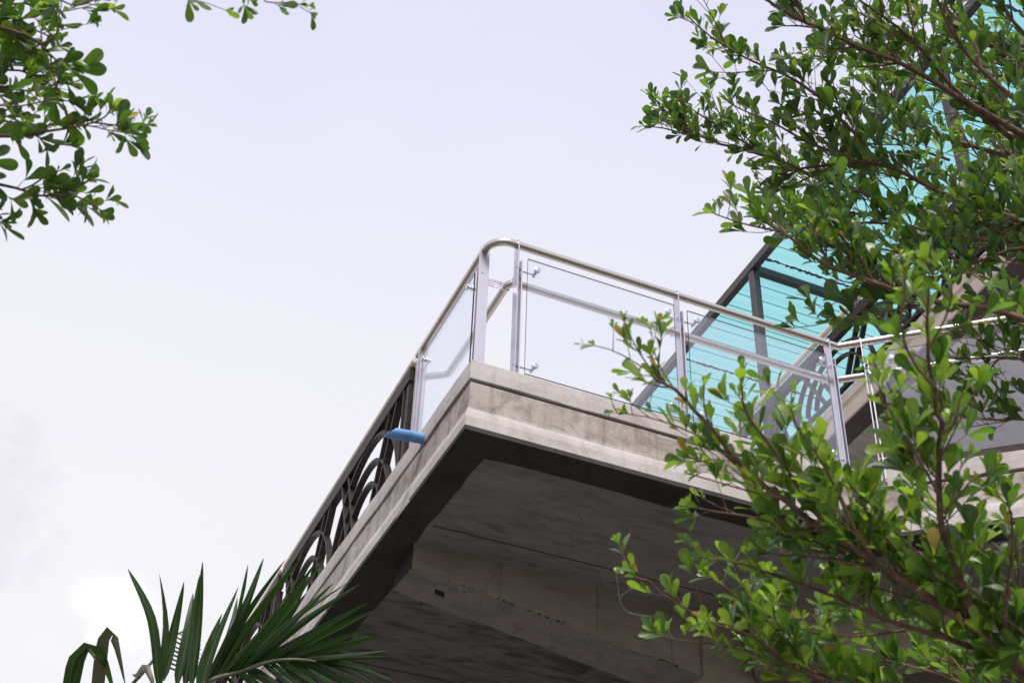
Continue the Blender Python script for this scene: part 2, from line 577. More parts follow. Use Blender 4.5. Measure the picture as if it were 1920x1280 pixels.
hi = [[bm.verts.new((p[0], p[1], ZB + .02)) for p in q] for q in (path_out, path_in)]
for i in range(len(path_out) - 1):
    bm.faces.new((lo[0][i], lo[0][i + 1], lo[1][i + 1], lo[1][i]))
    bm.faces.new((lo[1][i], lo[1][i + 1], hi[1][i + 1], hi[1][i]))
    bm.faces.new((hi[0][i], lo[0][i], lo[0][i + 1], hi[0][i + 1]))
build('drip_strip', bm, M['drip'], house)
# tapered cantilever beam with a yellowish side and a honeycombed underside
bm = bmesh.new()
def zlow(x): return ZB - .172 - (x - .17) * .142
bx = [.17 + i * (2.16 - .17) / 13 for i in range(14)]
r_ = random.Random(21)
fr = [bm.verts.new((x, 1.268, zlow(x) + r_.uniform(-.006, .006))) for x in bx]
bk = [bm.verts.new((x, 1.60 + .02 * x, zlow(x) + r_.uniform(-.006, .006))) for x in bx]
ft = [bm.verts.new((x, 1.268, ZB + .01)) for x in bx]
bt = [bm.verts.new((x, 1.60 + .02 * x, ZB + .01)) for x in bx]
for i in range(13):
    f = bm.faces.new((fr[i], fr[i + 1], ft[i + 1], ft[i])); f.material_index = 0
    f = bm.faces.new((fr[i], bk[i], bk[i + 1], fr[i + 1])); f.material_index = 1
    f = bm.faces.new((bk[i], bt[i], bt[i + 1], bk[i + 1])); f.material_index = 0
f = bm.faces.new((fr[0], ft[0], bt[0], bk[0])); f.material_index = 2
f = bm.faces.new((fr[-1], bk[-1], bt[-1], ft[-1]))
beam = build('tapered_beam', bm, [M['beam'], M['beamlow'], M['end_dark']], house)
# formwork seams: thin fins left by the boards
def fin(x0, x1, y, z0, z1, slope=0.0):
    bm = bmesh.new()
    boxv(bm, ((x0 + x1) / 2, y, (z0 + z1) / 2 + slope * 0), ((x1 - x0) / 2, 0, slope * (x1 - x0) / 2), (0, .0022, 0), (0, 0, (z1 - z0) / 2))
    build('formwork_seam', bm, M['drip'], house)
fin(.20, 2.9, 1.02, ZB - .009, ZB)
fin(.25, 2.3, 3.05, ZB - .009, ZB)
for xs in (.75, 1.42, 1.95):
    bm = bmesh.new()
    box(bm, xs - .002, xs + .002, 1.262, 1.27, zlow(xs), ZB)
    build('formwork_seam', bm, M['beam'], house)
# black plate coloured as the shade in a square block-out, and chipped edges
bm = bmesh.new()
for (x, y, sx, sy) in ((.42, 1.44, .030, .026),):
    boxv(bm, (x, y, zlow(x) - .001), (sx, 0, -.142 * sx), (.012, sy, 0), (0, 0, .004))
build('block_out_shade', bm, M['hole'], house)
bm = bmesh.new()
for i in range(34):
    x = r_.choice((.50, .78, 1.0, 1.12, 1.5, 1.9)) + r_.gauss(0, .05)
    s = r_.uniform(.002, .012)
    boxv(bm, (x, 1.2665, zlow(x) + r_.uniform(-.002, .006)), (s, 0, -.142 * s), (0, .002, 0), (0, 0, r_.uniform(.001, .004)))
c_ = build('edge_chips', bm, M['hole'], house)
c_['kind'] = 'stuff'
# column, second beam, walls
bm = bmesh.new(); box(bm, 2.162, 2.54, 1.235, 1.63, 0, ZB - .002); bevel(build('column', bm, M['beam'], house), .012)
bm = bmesh.new(); bar(bm, (2.50, 1.18, ZB - .20), (5.1, -.72, ZB - .20), .42, .26, Vector((.59, .807, 0)), 0)
build('beam', bm, [M['beam']], house)
bm = bmesh.new(); box(bm, 2.56, 9.3, 1.28, 1.56, ZB - .40, ZB + .01); build('beam', bm, M['beam'], house)
bm = bmesh.new(); box(bm, 6.4, 6.8, 1.235, 1.62, 0, ZB - .405); build('column', bm, M['beam'], house)
bm = bmesh.new(); box(bm, 4.95, 5.3, -1.0, -.62, 0, ZB - .42); build('column', bm, M['beam'], house)
bm = bmesh.new(); box(bm, 2.2, 9.3, 4.2, 4.4, 0, ZB - .006); build('wall', bm, M['plaster'], house)
bm = bmesh.new(); box(bm, .25, 2.198, 6.6, 6.8, 0, ZB - .006); build('wall', bm, M['plaster'], house)
bm = bmesh.new(); box(bm, 5.6, 9.3, 3.9, 4.1, ZT + .003, 8.965); build('wall', bm, M['plaster'], house)
bm = bmesh.new(); box(bm, 5.3, 5.6, 3.85, 4.15, ZT + .003, 8.964); build('column', bm, M['plaster'], house)
# upper floor: slab edge runs nearly parallel to the left edge of the balcony
def ux(y): return 4.56 + .052 * y
UT, UB = 9.27, 8.955
bm = bmesh.new()
prof = [(-.02, UB), (-.02, UB + .13), (.015, UB + .155), (.015, UB + .205), (0.0, UB + .215), (0.0, UT)]
y0, y1 = -1.2, 9.0
ra = [bm.verts.new((ux(y0) + o, y0, z)) for o, z in prof] + [bm.verts.new((9.3, y0, UT)), bm.verts.new((9.3, y0, UB))]
rb = [bm.verts.new((ux(y1) + o, y1, z)) for o, z in prof] + [bm.verts.new((9.3, y1, UT)), bm.verts.new((9.3, y1, UB))]
n = len(ra)
for i in range(n):
    bm.faces.new((ra[i], ra[(i + 1) % n], rb[(i + 1) % n], rb[i]))
bm.faces.new(ra); bm.faces.new(rb)
us = build('upper_slab', bm, M['upper'], house)
bevel(us, .006)
bm = bmesh.new()
box(bm, 4.9, 9.28, -1.05, 8.9, UB - .004, UB + .05)
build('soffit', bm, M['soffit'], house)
bm = bmesh.new()
q0 = [(ux(-1.2) + .0, -1.19), (ux(-1.2) + .21, -1.19), (ux(9) + .21, 8.99), (ux(9) + .0, 8.99)]
prism(bm, [Vector(q) for q in q0], fn, UB - .008, UB + .02)
build('drip_strip', bm, M['drip'], house)

# ------------------------------------------------------------------ blue rainwater spout
spout = thing('drain_spout', 'short blue plastic drain pipe with a slanted end poking out of the balcony edge', 'pipe')
bm = bmesh.new()
a = Vector((.02, .735, ZO + .035)); d = Vector((-1, -.06, -.13)).normalized(); u = Vector((0, 0, 1)); u = (u - d * u.dot(d)).normalized(); w = d.cross(u)
seg = 24; R0, R1 = .034, .030
def ring(rad, dist_fn):
    return [bm.verts.new(a + d * dist_fn(math.cos(2 * math.pi * k / seg)) + (u * math.cos(2 * math.pi * k / seg) + w * math.sin(2 * math.pi * k / seg)) * rad) for k in range(seg)]
o0 = ring(R0, lambda c: 0); o1 = ring(R0, lambda c: .235 - .042 * c); i1 = ring(R1, lambda c: .235 - .042 * c); i0 = ring(R1, lambda c: 0)
for A_, B_, mi in ((o0, o1, 0), (o1, i1, 0), (i1, i0, 1)):
    for k in range(seg):
        f = bm.faces.new((A_[k], A_[(k + 1) % seg], B_[(k + 1) % seg], B_[k])); f.material_index = mi
sp = build('pipe', bm, [M['pipe'], M['pipein']], spout, smooth=True)

bm = bmesh.new()
cc = [a + d * .026 + (u * math.cos(2 * math.pi * k / 24) + w * math.sin(2 * math.pi * k / 24)) * (.036 + .003 * math.sin(k * 2.3)) for k in range(25)]
tube(bm, cc, [.0045 + .0015 * math.sin(k * 1.7) for k in range(25)], 6)
build('mortar_collar', bm, M['recess'], spout)

# ------------------------------------------------------------------ steel and glass railing
rail = thing('glass_railing', 'stainless steel railing with clear glass panels round the balcony corner', 'railing')
ZR = ZO + 1.12
ZM = ZO + .89
class Bay:
    def __init__(s, o, e, n): s.o, s.e, s.n = Vector(o), Vector(e).normalized(), Vector(n).normalized()
    def p(s, a, b, z): return s.o + s.e * a + s.n * b + Vector((0, 0, z))
FRONT = Bay((0, 0, 0), (1, 0, 0), (0, 1, 0))
LEFT = Bay((.105, 0, 0), (0.012, 1, 0), (1, -.012, 0))
SEG = Bay((2.60, .035, 0), E2, (.668, .744, 0))
INF, INL = .035, 0.0          # distance of the post line from each bay's base line
hp = [LEFT.p(1.36, INL, ZR), LEFT.p(0.035 - 0.0, INL, ZR), FRONT.p(2.602, INF, ZR), SEG.p(3.0, 0.0, ZR)]
core = fillet(hp[:3], .125, 10)
core += [SEG.p(3.0, 0, ZR)]
bm = bmesh.new(); tube(bm, core, .0255, 16); build('handrail', bm, M['steel'], rail, smooth=True)
# inner mid rail with its elbow at the corner
mr = fillet([LEFT.p(1.25, .03, ZM - .01), LEFT.p(1.16, .155, ZM - .01), LEFT.p(.125, .155, ZM), FRONT.p(2.58, .125, ZM), SEG.p(3.0, .09, ZM)], .055, 7)
bm = bmesh.new(); tube(bm, mr, .0245, 14); build('mid_rail', bm, M['steel'], rail, smooth=True)
for s_, b_, bay in ((.31, .125, FRONT), (.42, .125, FRONT)):
    pass
def plate(bm, bay, s, off, half, z0, z1, th=.008, head=True):
    """flat upright plate; wide across the rail, thin along it"""
    pts = [(-half, z0), (half, z0)]
    if head:
        zc = z1 - half
        pts += [(half * math.cos(t), zc + half * math.sin(t)) for t in [math.pi * k / 10 for k in range(11)]]
    else:
        pts += [(half, z1 - .01), (half - .01, z1), (-half + .01, z1), (-half, z1 - .01)]
    prism(bm, pts, lambda q, h: bay.p(s + h, off + q[0], q[1]), -th / 2, th / 2)
def post(bay, s, off, mid_off, sides, z_off=0.0, low=.02, gap=.024, sgn=1):
    bm = bmesh.new()
    plate(bm, bay, s, off, .033, ZO + low, ZR + .036 + z_off)
    p = build('post', bm, M['satin'], rail)
    bevel(p, .0012, 1)
    bm = bmesh.new()
    plate(bm, bay, s + gap * sgn, off, .033, ZO + low, ZO + .985, head=False)
    q = build('clamp_plate', bm, M['satin'], p)
    # bracket out to the mid rail
    bm = bmesh.new()
    boxv(bm, bay.p(s + gap * sgn / 2, (off + mid_off) / 2 + .01, ZM), bay.e * .004, bay.n * (abs(mid_off - off) / 2 + .012), Vector((0, 0, .026)))
    build('bracket', bm, M['satin'], p)
    for zz in (ZO + .935, ZO + .20):
        bm = bmesh.new()
        c = bay.p(s - .005 * sgn, off - .008, zz)
        tube(bm, [c - bay.e * .004 * sgn, c + bay.e * (.004 + gap) * sgn], .006, 8)
        build('bolt', bm, M['cap'], p)
    return p
def standoff(bay, s_post, off_arm, s_pin, off_glass, z, owner):
    """arm out of the post, stub through the glass, round cap in front"""
    bm = bmesh.new()
    tube(bm, [bay.p(s_post, off_arm, z), bay.p(s_pin, off_arm, z)], .0062, 8)
    tube(bm, [bay.p(s_pin, off_arm + .012, z - .004), bay.p(s_pin, off_glass - .016, z)], .0085, 10)
    a = build('standoff', bm, M['cap'], owner, smooth=True)
    bm = bmesh.new()
    tube(bm, [bay.p(s_pin, off_glass - .014, z), bay.p(s_pin, off_glass - .024, z), bay.p(s_pin, off_glass - .027, z)], [.0205, .0205, .016], 16)
    build('cap', bm, M['cap'], a) if False else None
    me_o = build('standoff_cap', bm, M['cap'], owner, smooth=True)
def pane(bay, s0, s1, off, z0, z1, th=.010):
    bm = bmesh.new()
    fs = boxv(bm, bay.p((s0 + s1) / 2, off, (z0 + z1) / 2), bay.e * (s1 - s0) / 2, bay.n * th / 2, Vector((0, 0, (z1 - z0) / 2)))
    for i, f in enumerate(fs):
        f.material_index = 0 if i in (2, 3) else 1
    return build('glass_panel', bm, [M['glass'], M['glass_edge']], rail)
GZ0, GZ1 = ZO + .155, ZO + 1.025
# front bay
p1 = post(FRONT, .268, INF, .125, 1); p2 = post(FRONT, 1.378, INF, .125, 1); p3 = post(FRONT, 2.515, INF, .125, 1)
g1 = pane(FRONT, .338, 1.352, .026, GZ0, GZ1); g2 = pane(FRONT, 1.447, 2.485, .026, GZ0, GZ1 - .012)
for (sp_, pin, gl) in ((.27, .395, g1), (1.36, 1.300, g1), (1.40, 1.505, g2), (2.50, 2.440, g2)):
    for z in (ZO + .942, ZO + .218):
        standoff(FRONT, sp_, .058, pin, .026, z, gl)
# left bay
q1 = post(LEFT, .165, INL, .155, 1, gap=.03); q2 = post(LEFT, 1.255, INL, .03, 1)
g3 = pane(LEFT, .285, 1.215, -.012, GZ0, GZ1)
for sp_, pin in ((.18, .355), (1.25, 1.17)):
    for z in (ZO + .955, ZO + .218):
        standoff(LEFT, sp_, .022, pin, -.012, z, g3)
# angled bay on the right
r1 = post(SEG, .155, 0.0, .09, 1); r2 = post(SEG, 1.55, 0.0, .09, 1); r3 = post(SEG, 2.85, 0, .09, 1)
g4 = pane(SEG, .255, 1.52, -.009, GZ0 + .01, GZ1 - .01); g5 = pane(SEG, 1.62, 2.8, -.009, GZ0 + .01, GZ1 - .01)
for sp_, pin, gl in ((.17, .33, g4), (1.54, 1.47, g4), (1.57, 1.68, g5), (2.83, 2.75, g5)):
    for z in (ZO + .942, ZO + .218):
        standoff(SEG, sp_, .023, pin, -.009, z, gl)

# ------------------------------------------------------------------ ironwork railings
def iron_railing(label, o, e, n, s0, s1, zb, zt, c0, npan, railmat, k, newel=True, gap=.045):
    t = thing('iron_railing', label, 'railing')
    bay = Bay(o, e, n)
    H = zt - zb
    q = lambda s, z: bay.p(s, 0, z)
    bm = bmesh.new(); tube(bm, [q(s0 - .03, zt), q(s1, zt)], .029, 14); build('handrail', bm, railmat, t, smooth=True)
    def part(name, a, b, w=.022, d=.05):
        bm = bmesh.new(); bar(bm, a, b, w, d, bay.n); return build(name, bm, M['iron'], t)
    part('top_bar', q(s0, zt - gap - .055), q(s1, zt - gap - .055), .11, .06)
    part('bottom_bar', q(s0, zb + .05), q(s1, zb + .05), .03, .045)
    if newel:
        bm = bmesh.new(); boxv(bm, q(s0 + .01, (zb + zt - .2) / 2), bay.e * .028, bay.n * .03, Vector((0, 0, (zt - .2 - zb) / 2))); build('newel_post', bm, M['iron'], t)
        part('upright', q(s0 + .12, zb + .05), q(s0 + .12, zt - .11))
    top = zt - .11
    per = 1.54
    for j in range(npan):
        c = c0 + per * j
        for sg in (-1, 1):
            for dx, dy in ((.49, .10), (.645, .245)):
                a_, b_ = c + sg * dx, c + sg * dy
                za, zb_ = top, zb + .06
                lo_, hi_ = s0 + .12, s1
                if not (lo_ < a_ < hi_ and lo_ - .1 < b_ < hi_ + .1):
                    if lo_ < b_ < hi_ and not (lo_ < a_ < hi_):
                        f = (b_ - max(lo_, min(hi_, a_))) / (b_ - a_)
                        a_ = b_ + (a_ - b_) * f; za = zb_ + (za - zb_) * f
                    else:
                        continue
                part('fan_bar', q(a_, za), q(b_, zb_))
        for rad in (.765 * k, .575 * k, .415 * k):
            pts = []
            for i in range(33):
                th = math.radians(6 + 168 * i / 32)
                s = c + rad * math.cos(th); z = zb + .06 + (rad * math.sin(th)) * (H - .19) / (.785 * k) * .99
                if s0 + .1 < s < s1: pts.append(q(s, z))
            if len(pts) > 3:
                bm = bmesh.new()
                for a_, b_ in zip(pts, pts[1:]):
                    bar(bm, a_, a_ + (b_ - a_) * 1.04, .022, .045, bay.n)
                build('arc_bar', bm, M['iron'], t)
    return t
iron_railing('brown fan-pattern iron railing with grey handrail along the left balcony edge', (.105, 0, 0), (.0115, 1, 0), (1, -.0115, 0), 1.42, 4.62, ZO + .085, ZO + 1.105, 2.31, 2, M['beige_rail'], 1.0)
iron_railing('white-railed end stretch of iron railing half behind the palm frond at lower left', (.09, 0, 0), (.0115, 1, 0), (1, -.0115, 0), 4.68, 9.4, ZO + .085, ZO + 1.09, 5.6, 3, M['beige_rail'], 1.0)
iron_railing('brown fan-pattern iron railing with cream handrail on the upper floor under the teal roof', (4.585, 0, 0), (.046, 1, 0), (1, -.046, 0), -1.0, 8.6, UT + .01, 10.115, -.39, 6, M['beige_paint'], 1.0, newel=False, gap=.10)

# ------------------------------------------------------------------ teal roof
roof = thing('canopy_roof', 'teal translucent sheet roof on dark steel frame above the upper floor', 'roof')
RZ = 12.0
def rx(y): return 4.715 + .031 * y
lap = [-2.0, -.05, 1.96, 3.92, 5.95, 7.95, 9.4]
for a_, b_ in zip(lap, lap[1:]):
    bm = bmesh.new()
    nseg = max(1, round((b_ - a_) / .2175)); vs = []
    for i in range(nseg * 4 + 1):
        y = a_ + .004 + (b_ - a_ - .008) * i / (nseg * 4)
        z = RZ + .055 + (.012 if i % 4 in (1, 2) else 0.0) 
        vs.append((y, z))
    lo = [(bm.verts.new((rx(y) + .03, y, z)), bm.verts.new((9.6, y, z))) for y, z in vs]
    hi = [(bm.verts.new((rx(y) + .03, y, z + .006)), bm.verts.new((9.6, y, z + .006))) for y, z in vs]
    for (p, q_), (p2, q2_) in zip(lo, lo[1:]): bm.faces.new((p, p2, q2_, q_))
    build('roof_sheet', bm, M['sheet'], roof)
    for v_ in list(hi): pass
    for i in range(1, nseg):
        y = a_ + (b_ - a_) * i / nseg
        bm = bmesh.new(); box(bm, rx(y) + .04, 9.58, y - .003, y + .003, RZ + .047, RZ + .0545)
        build('rib', bm, M['rib'], roof)
r_ = random.Random(31)
for y in lap[1:-1]:
    bm = bmesh.new()
    x = rx(y) + .04
    pts = []
    while x < 9.5:
        pts.append((x, y + r_.uniform(-.008, .008), y + .012 + r_.uniform(.004, .034))); x += .028
    lo = [(bm.verts.new((p[0], p[1], RZ + .045)), bm.verts.new((p[0], p[2], RZ + .045))) for p in pts]
    hi = [(bm.verts.new((p[0], p[1], RZ + .052)), bm.verts.new((p[0], p[2], RZ + .052))) for p in pts]
    for i in range(len(pts) - 1):
        bm.faces.new((lo[i][0], lo[i + 1][0], lo[i + 1][1], lo[i][1]))
        bm.faces.new((lo[i][0], hi[i][0], hi[i + 1][0], lo[i + 1][0]))
        bm.faces.new((lo[i][1], hi[i][1], hi[i + 1][1], lo[i + 1][1]))
    build('lap_joint', bm, M['seam'], roof)
bm = bmesh.new()
prism(bm, [Vector((rx(-2) - .03, -2)), Vector((rx(-2) + .05, -2)), Vector((rx(9.4) + .05, 9.4)), Vector((rx(9.4) - .03, 9.4))], fn, RZ - .040, RZ + .07)
bevel(build('edge_beam', bm, M['frame'], roof), .004)
for y in (.30, 4.10, 8.1):
    bm = bmesh.new(); box(bm, rx(y) + .051, 9.6, y - .04, y + .04, RZ - .052, RZ + .038); build('purlin', bm, M['frame'], roof)
for x, y, zb_ in ((4.865, 4.10, UT), (4.735, .62, UT), (4.98, 8.1, UT), (9.0, 4.10, UT), (5.52, .74, UT)):
    bm = bmesh.new(); box(bm, x - .046, x + .046, y - .046, y + .046, zb_ + .002, RZ - .056); bevel(build('post', bm, M['frame'], roof), .005)
bm = bmesh.new(); box(bm, 9.56, 9.66, -2, 9.4, RZ - .06, RZ + .03); build('edge_beam', bm, M['frame'], roof)

# ------------------------------------------------------------------ trees
TREE_A = [[[[1.022,-3.48,5.038],[0.82,-3.49,5.097],[0.643,-3.498,5.142],[0.496,-3.502,5.173],[0.377,-3.507,5.194],[0.252,-3.517,5.217],[0.108,-3.521,5.233],[-0.01,-3.515,5.237],[-0.128,-3.521,5.246],[-0.257,-3.523,5.248],[-0.35,-3.532,5.252],[-0.425,-3.541,5.255]],0.016,0.004],[[[1.706,-2.951,5.719],[1.509,-2.917,5.82],[1.284,-2.852,5.905],[1.122,-2.797,5.952],[0.953,-2.747,6.001],[0.771,-2.701,6.051],[0.65,-2.665,6.076],[0.543,-2.65,6.108]],0.017,0.004],[[[0.939,-3.464,4.63],[0.778,-3.451,4.73],[0.623,-3.413,4.798],[0.486,-3.375,4.849],[0.386,-3.346,4.882],[0.301,-3.333,4.915],[0.237,-3.324,4.94],[0.17,-3.304,4.956],[0.114,-3.28,4.963],[0.03,-3.231,4.959],[-0.054,-3.182,4.952],[-0.123,-3.133,4.937],[-0.159,-3.094,4.913]],0.016,0.003],[[[0.154,-3.322,4.934],[0.059,-3.364,4.986],[-0.014,-3.381,5.015],[-0.076,-3.405,5.044],[-0.143,-3.413,5.063],[-0.21,-3.422,5.083],[-0.289,-3.421,5.095],[-0.364,-3.416,5.104],[-0.426,-3.419,5.114],[-0.505,-3.423,5.127],[-0.565,-3.437,5.141],[-0.615,-3.451,5.154]],0.008,0.002],[[[0.082,-3.292,4.947],[0.048,-3.299,4.953],[-0.031,-3.295,4.952],[-0.104,-3.297,4.955],[-0.171,-3.303,4.959],[-0.248,-3.312,4.964],[-0.345,-3.318,4.963],[-0.413,-3.325,4.964]],0.007,0.002],[[[1.58,-2.953,5.204],[1.362,-2.923,5.284],[1.215,-2.891,5.32],[0.958,-2.839,5.378],[0.748,-2.803,5.42],[0.669,-2.79,5.433],[0.522,-2.769,5.457],[0.369,-2.743,5.473],[0.258,-2.741,5.495],[0.063,-2.725,5.517],[-0.04,-2.709,5.519],[-0.137,-2.704,5.527],[-0.203,-2.691,5.522],[-0.286,-2.682,5.522],[-0.365,-2.666,5.513]],0.022,0.002],[[[0.173,-2.709,5.539],[0.096,-2.732,5.537],[-0.035,-2.766,5.526],[-0.151,-2.803,5.518],[-0.238,-2.831,5.509],[-0.309,-2.855,5.501]],0.006,0.002],[[[0.63,-3.774,4.688],[0.49,-3.772,4.779],[0.36,-3.778,4.862],[0.258,-3.782,4.923],[0.172,-3.794,4.975],[0.084,-3.822,5.035],[0.014,-3.865,5.09],[-0.041,-3.9,5.133]],0.012,0.004],[[[0.641,-3.469,5.137],[0.459,-3.493,5.207],[0.383,-3.51,5.237],[0.321,-3.527,5.262],[0.248,-3.554,5.293],[0.148,-3.582,5.329],[-0.035,-3.602,5.373],[-0.101,-3.616,5.39]],0.01,0.003],[[[0.634,-3.611,4.061],[0.479,-3.609,4.127],[0.351,-3.587,4.159],[0.239,-3.564,4.179],[0.104,-3.522,4.184],[0.034,-3.511,4.195],[-0.046,-3.497,4.204],[-0.129,-3.488,4.216],[-0.218,-3.478,4.227],[-0.298,-3.486,4.249],[-0.367,-3.498,4.27],[-0.424,-3.503,4.282],[-0.464,-3.508,4.292]],0.015,0.003],[[[0.102,-3.524,4.182],[0.029,-3.483,4.164],[-0.043,-3.444,4.145],[-0.115,-3.409,4.13],[-0.173,-3.384,4.119]],0.006,0.002],[[[0.841,-3.482,4.58],[0.662,-3.459,4.645],[0.569,-3.416,4.647],[0.474,-3.343,4.612],[0.423,-3.306,4.594],[0.373,-3.267,4.572],[0.339,-3.237,4.55],[0.292,-3.199,4.525]],0.01,0.003],[[[1.079,-3.306,4.852],[0.903,-3.259,4.921],[0.693,-3.158,4.952],[0.6,-3.123,4.971],[0.506,-3.087,4.986],[0.425,-3.07,5.009],[0.282,-3.02,5.029],[0.176,-2.979,5.036]],0.01,0.003],[[[1.265,-3.159,5.036],[1.084,-3.099,5.093],[0.865,-2.985,5.111],[0.745,-2.912,5.104],[0.653,-2.859,5.098],[0.551,-2.821,5.11],[0.456,-2.788,5.12]],0.01,0.003],[[[0.936,-3.291,4.309],[0.811,-3.251,4.36],[0.718,-3.215,4.388],[0.636,-3.173,4.4],[0.558,-3.129,4.404],[0.495,-3.096,4.408]],0.008,0.002],[[[0.692,-3.196,4.396],[0.648,-3.175,4.392],[0.619,-3.138,4.351],[0.583,-3.116,4.341]],0.005,0.002],[[[1.034,-3.164,4.25],[0.915,-3.104,4.272],[0.825,-3.056,4.283],[0.762,-3.021,4.285],[0.702,-2.988,4.287],[0.641,-2.962,4.297]],0.006,0.002],[[[0.676,-3.81,5.111],[0.513,-3.792,5.179],[0.382,-3.813,5.248],[0.3,-3.849,5.298],[0.24,-3.882,5.336]],0.01,0.004],[[[1.078,-3.462,5.426],[0.912,-3.458,5.524],[0.764,-3.453,5.603],[0.606,-3.463,5.69],[0.509,-3.478,5.744],[0.42,-3.517,5.805]],0.01,0.003],[[[0.361,-3.412,5.377],[0.285,-3.406,5.501],[0.214,-3.403,5.613],[0.142,-3.357,5.685],[0.069,-3.347,5.779]],0.006,0.003],[[[0.286,-3.337,5.514],[0.215,-3.232,5.591],[0.144,-3.144,5.664],[0.08,-3.073,5.727]],0.005,0.002],[[[0.701,-3.539,4.272],[0.554,-3.488,4.32],[0.451,-3.481,4.373],[0.366,-3.472,4.412],[0.291,-3.445,4.427]],0.008,0.003],[[[-0.213,-3.471,4.234],[-0.254,-3.482,4.275],[-0.28,-3.501,4.31],[-0.305,-3.515,4.34]],0.004,0.002],[[[-0.02,-3.468,4.236],[-0.068,-3.479,4.286],[-0.119,-3.481,4.327],[-0.158,-3.492,4.366]],0.004,0.002],[[[0.616,-3.447,4.767],[0.564,-3.393,4.729],[0.488,-3.387,4.752],[0.411,-3.381,4.773],[0.343,-3.359,4.776]],0.006,0.002],[[[0.729,-2.823,5.396],[0.539,-2.877,5.444],[0.418,-2.915,5.473],[0.327,-2.965,5.502]],0.005,0.002],[[[0.784,-2.936,5.734],[0.608,-3.017,5.729],[0.474,-3.061,5.713],[0.377,-3.09,5.698]],0.005,0.002],[[[0.684,-3.125,5.369],[0.542,-3.121,5.366],[0.391,-3.134,5.371],[0.296,-3.136,5.368]],0.006,0.002],[[[0.493,-2.809,5.411],[0.366,-2.75,5.327],[0.237,-2.719,5.281],[0.151,-2.723,5.276]],0.006,0.002],[[[0.468,-3.045,5.026],[0.29,-3.001,4.992],[0.18,-2.954,4.936],[0.075,-2.946,4.927]],0.006,0.002],[[[0.043,-3.229,4.967],[-0.041,-3.158,4.924],[-0.114,-3.103,4.892]],0.004,0.002],[[[0.492,-3.365,4.496],[0.339,-3.368,4.57],[0.213,-3.32,4.583],[0.11,-3.298,4.605]],0.007,0.002],[[[1.311,-3.132,5.29],[1.156,-3.073,5.389],[1.033,-3.064,5.488],[0.935,-3.043,5.552],[0.83,-3.074,5.655]],0.008,0.003]]
TREE_B = [[[[2.058,-2.869,6.548],[1.777,-2.877,6.699],[1.552,-2.835,6.781],[1.428,-2.81,6.821],[1.248,-2.779,6.877],[1.065,-2.706,6.901]],0.016,0.005],[[[2.341,-2.62,6.731],[2.06,-2.598,6.852],[1.817,-2.558,6.932],[1.557,-2.492,6.991],[1.317,-2.49,7.072],[1.12,-2.466,7.117]],0.016,0.005],[[[2.274,-2.596,6.323],[2.023,-2.504,6.404],[1.796,-2.458,6.492],[1.629,-2.499,6.598],[1.48,-2.507,6.67],[1.352,-2.529,6.737]],0.014,0.005],[[[2.402,-2.429,6.236],[2.152,-2.34,6.35],[1.983,-2.293,6.429],[1.84,-2.245,6.484],[1.695,-2.198,6.537]],0.012,0.004],[[[1.916,-2.936,6.706],[1.716,-2.965,6.877],[1.586,-2.961,6.969],[1.464,-2.941,7.043]],0.012,0.004],[[[2.168,-2.588,5.949],[1.944,-2.478,6.017],[1.751,-2.394,6.075],[1.605,-2.316,6.099]],0.01,0.004]]
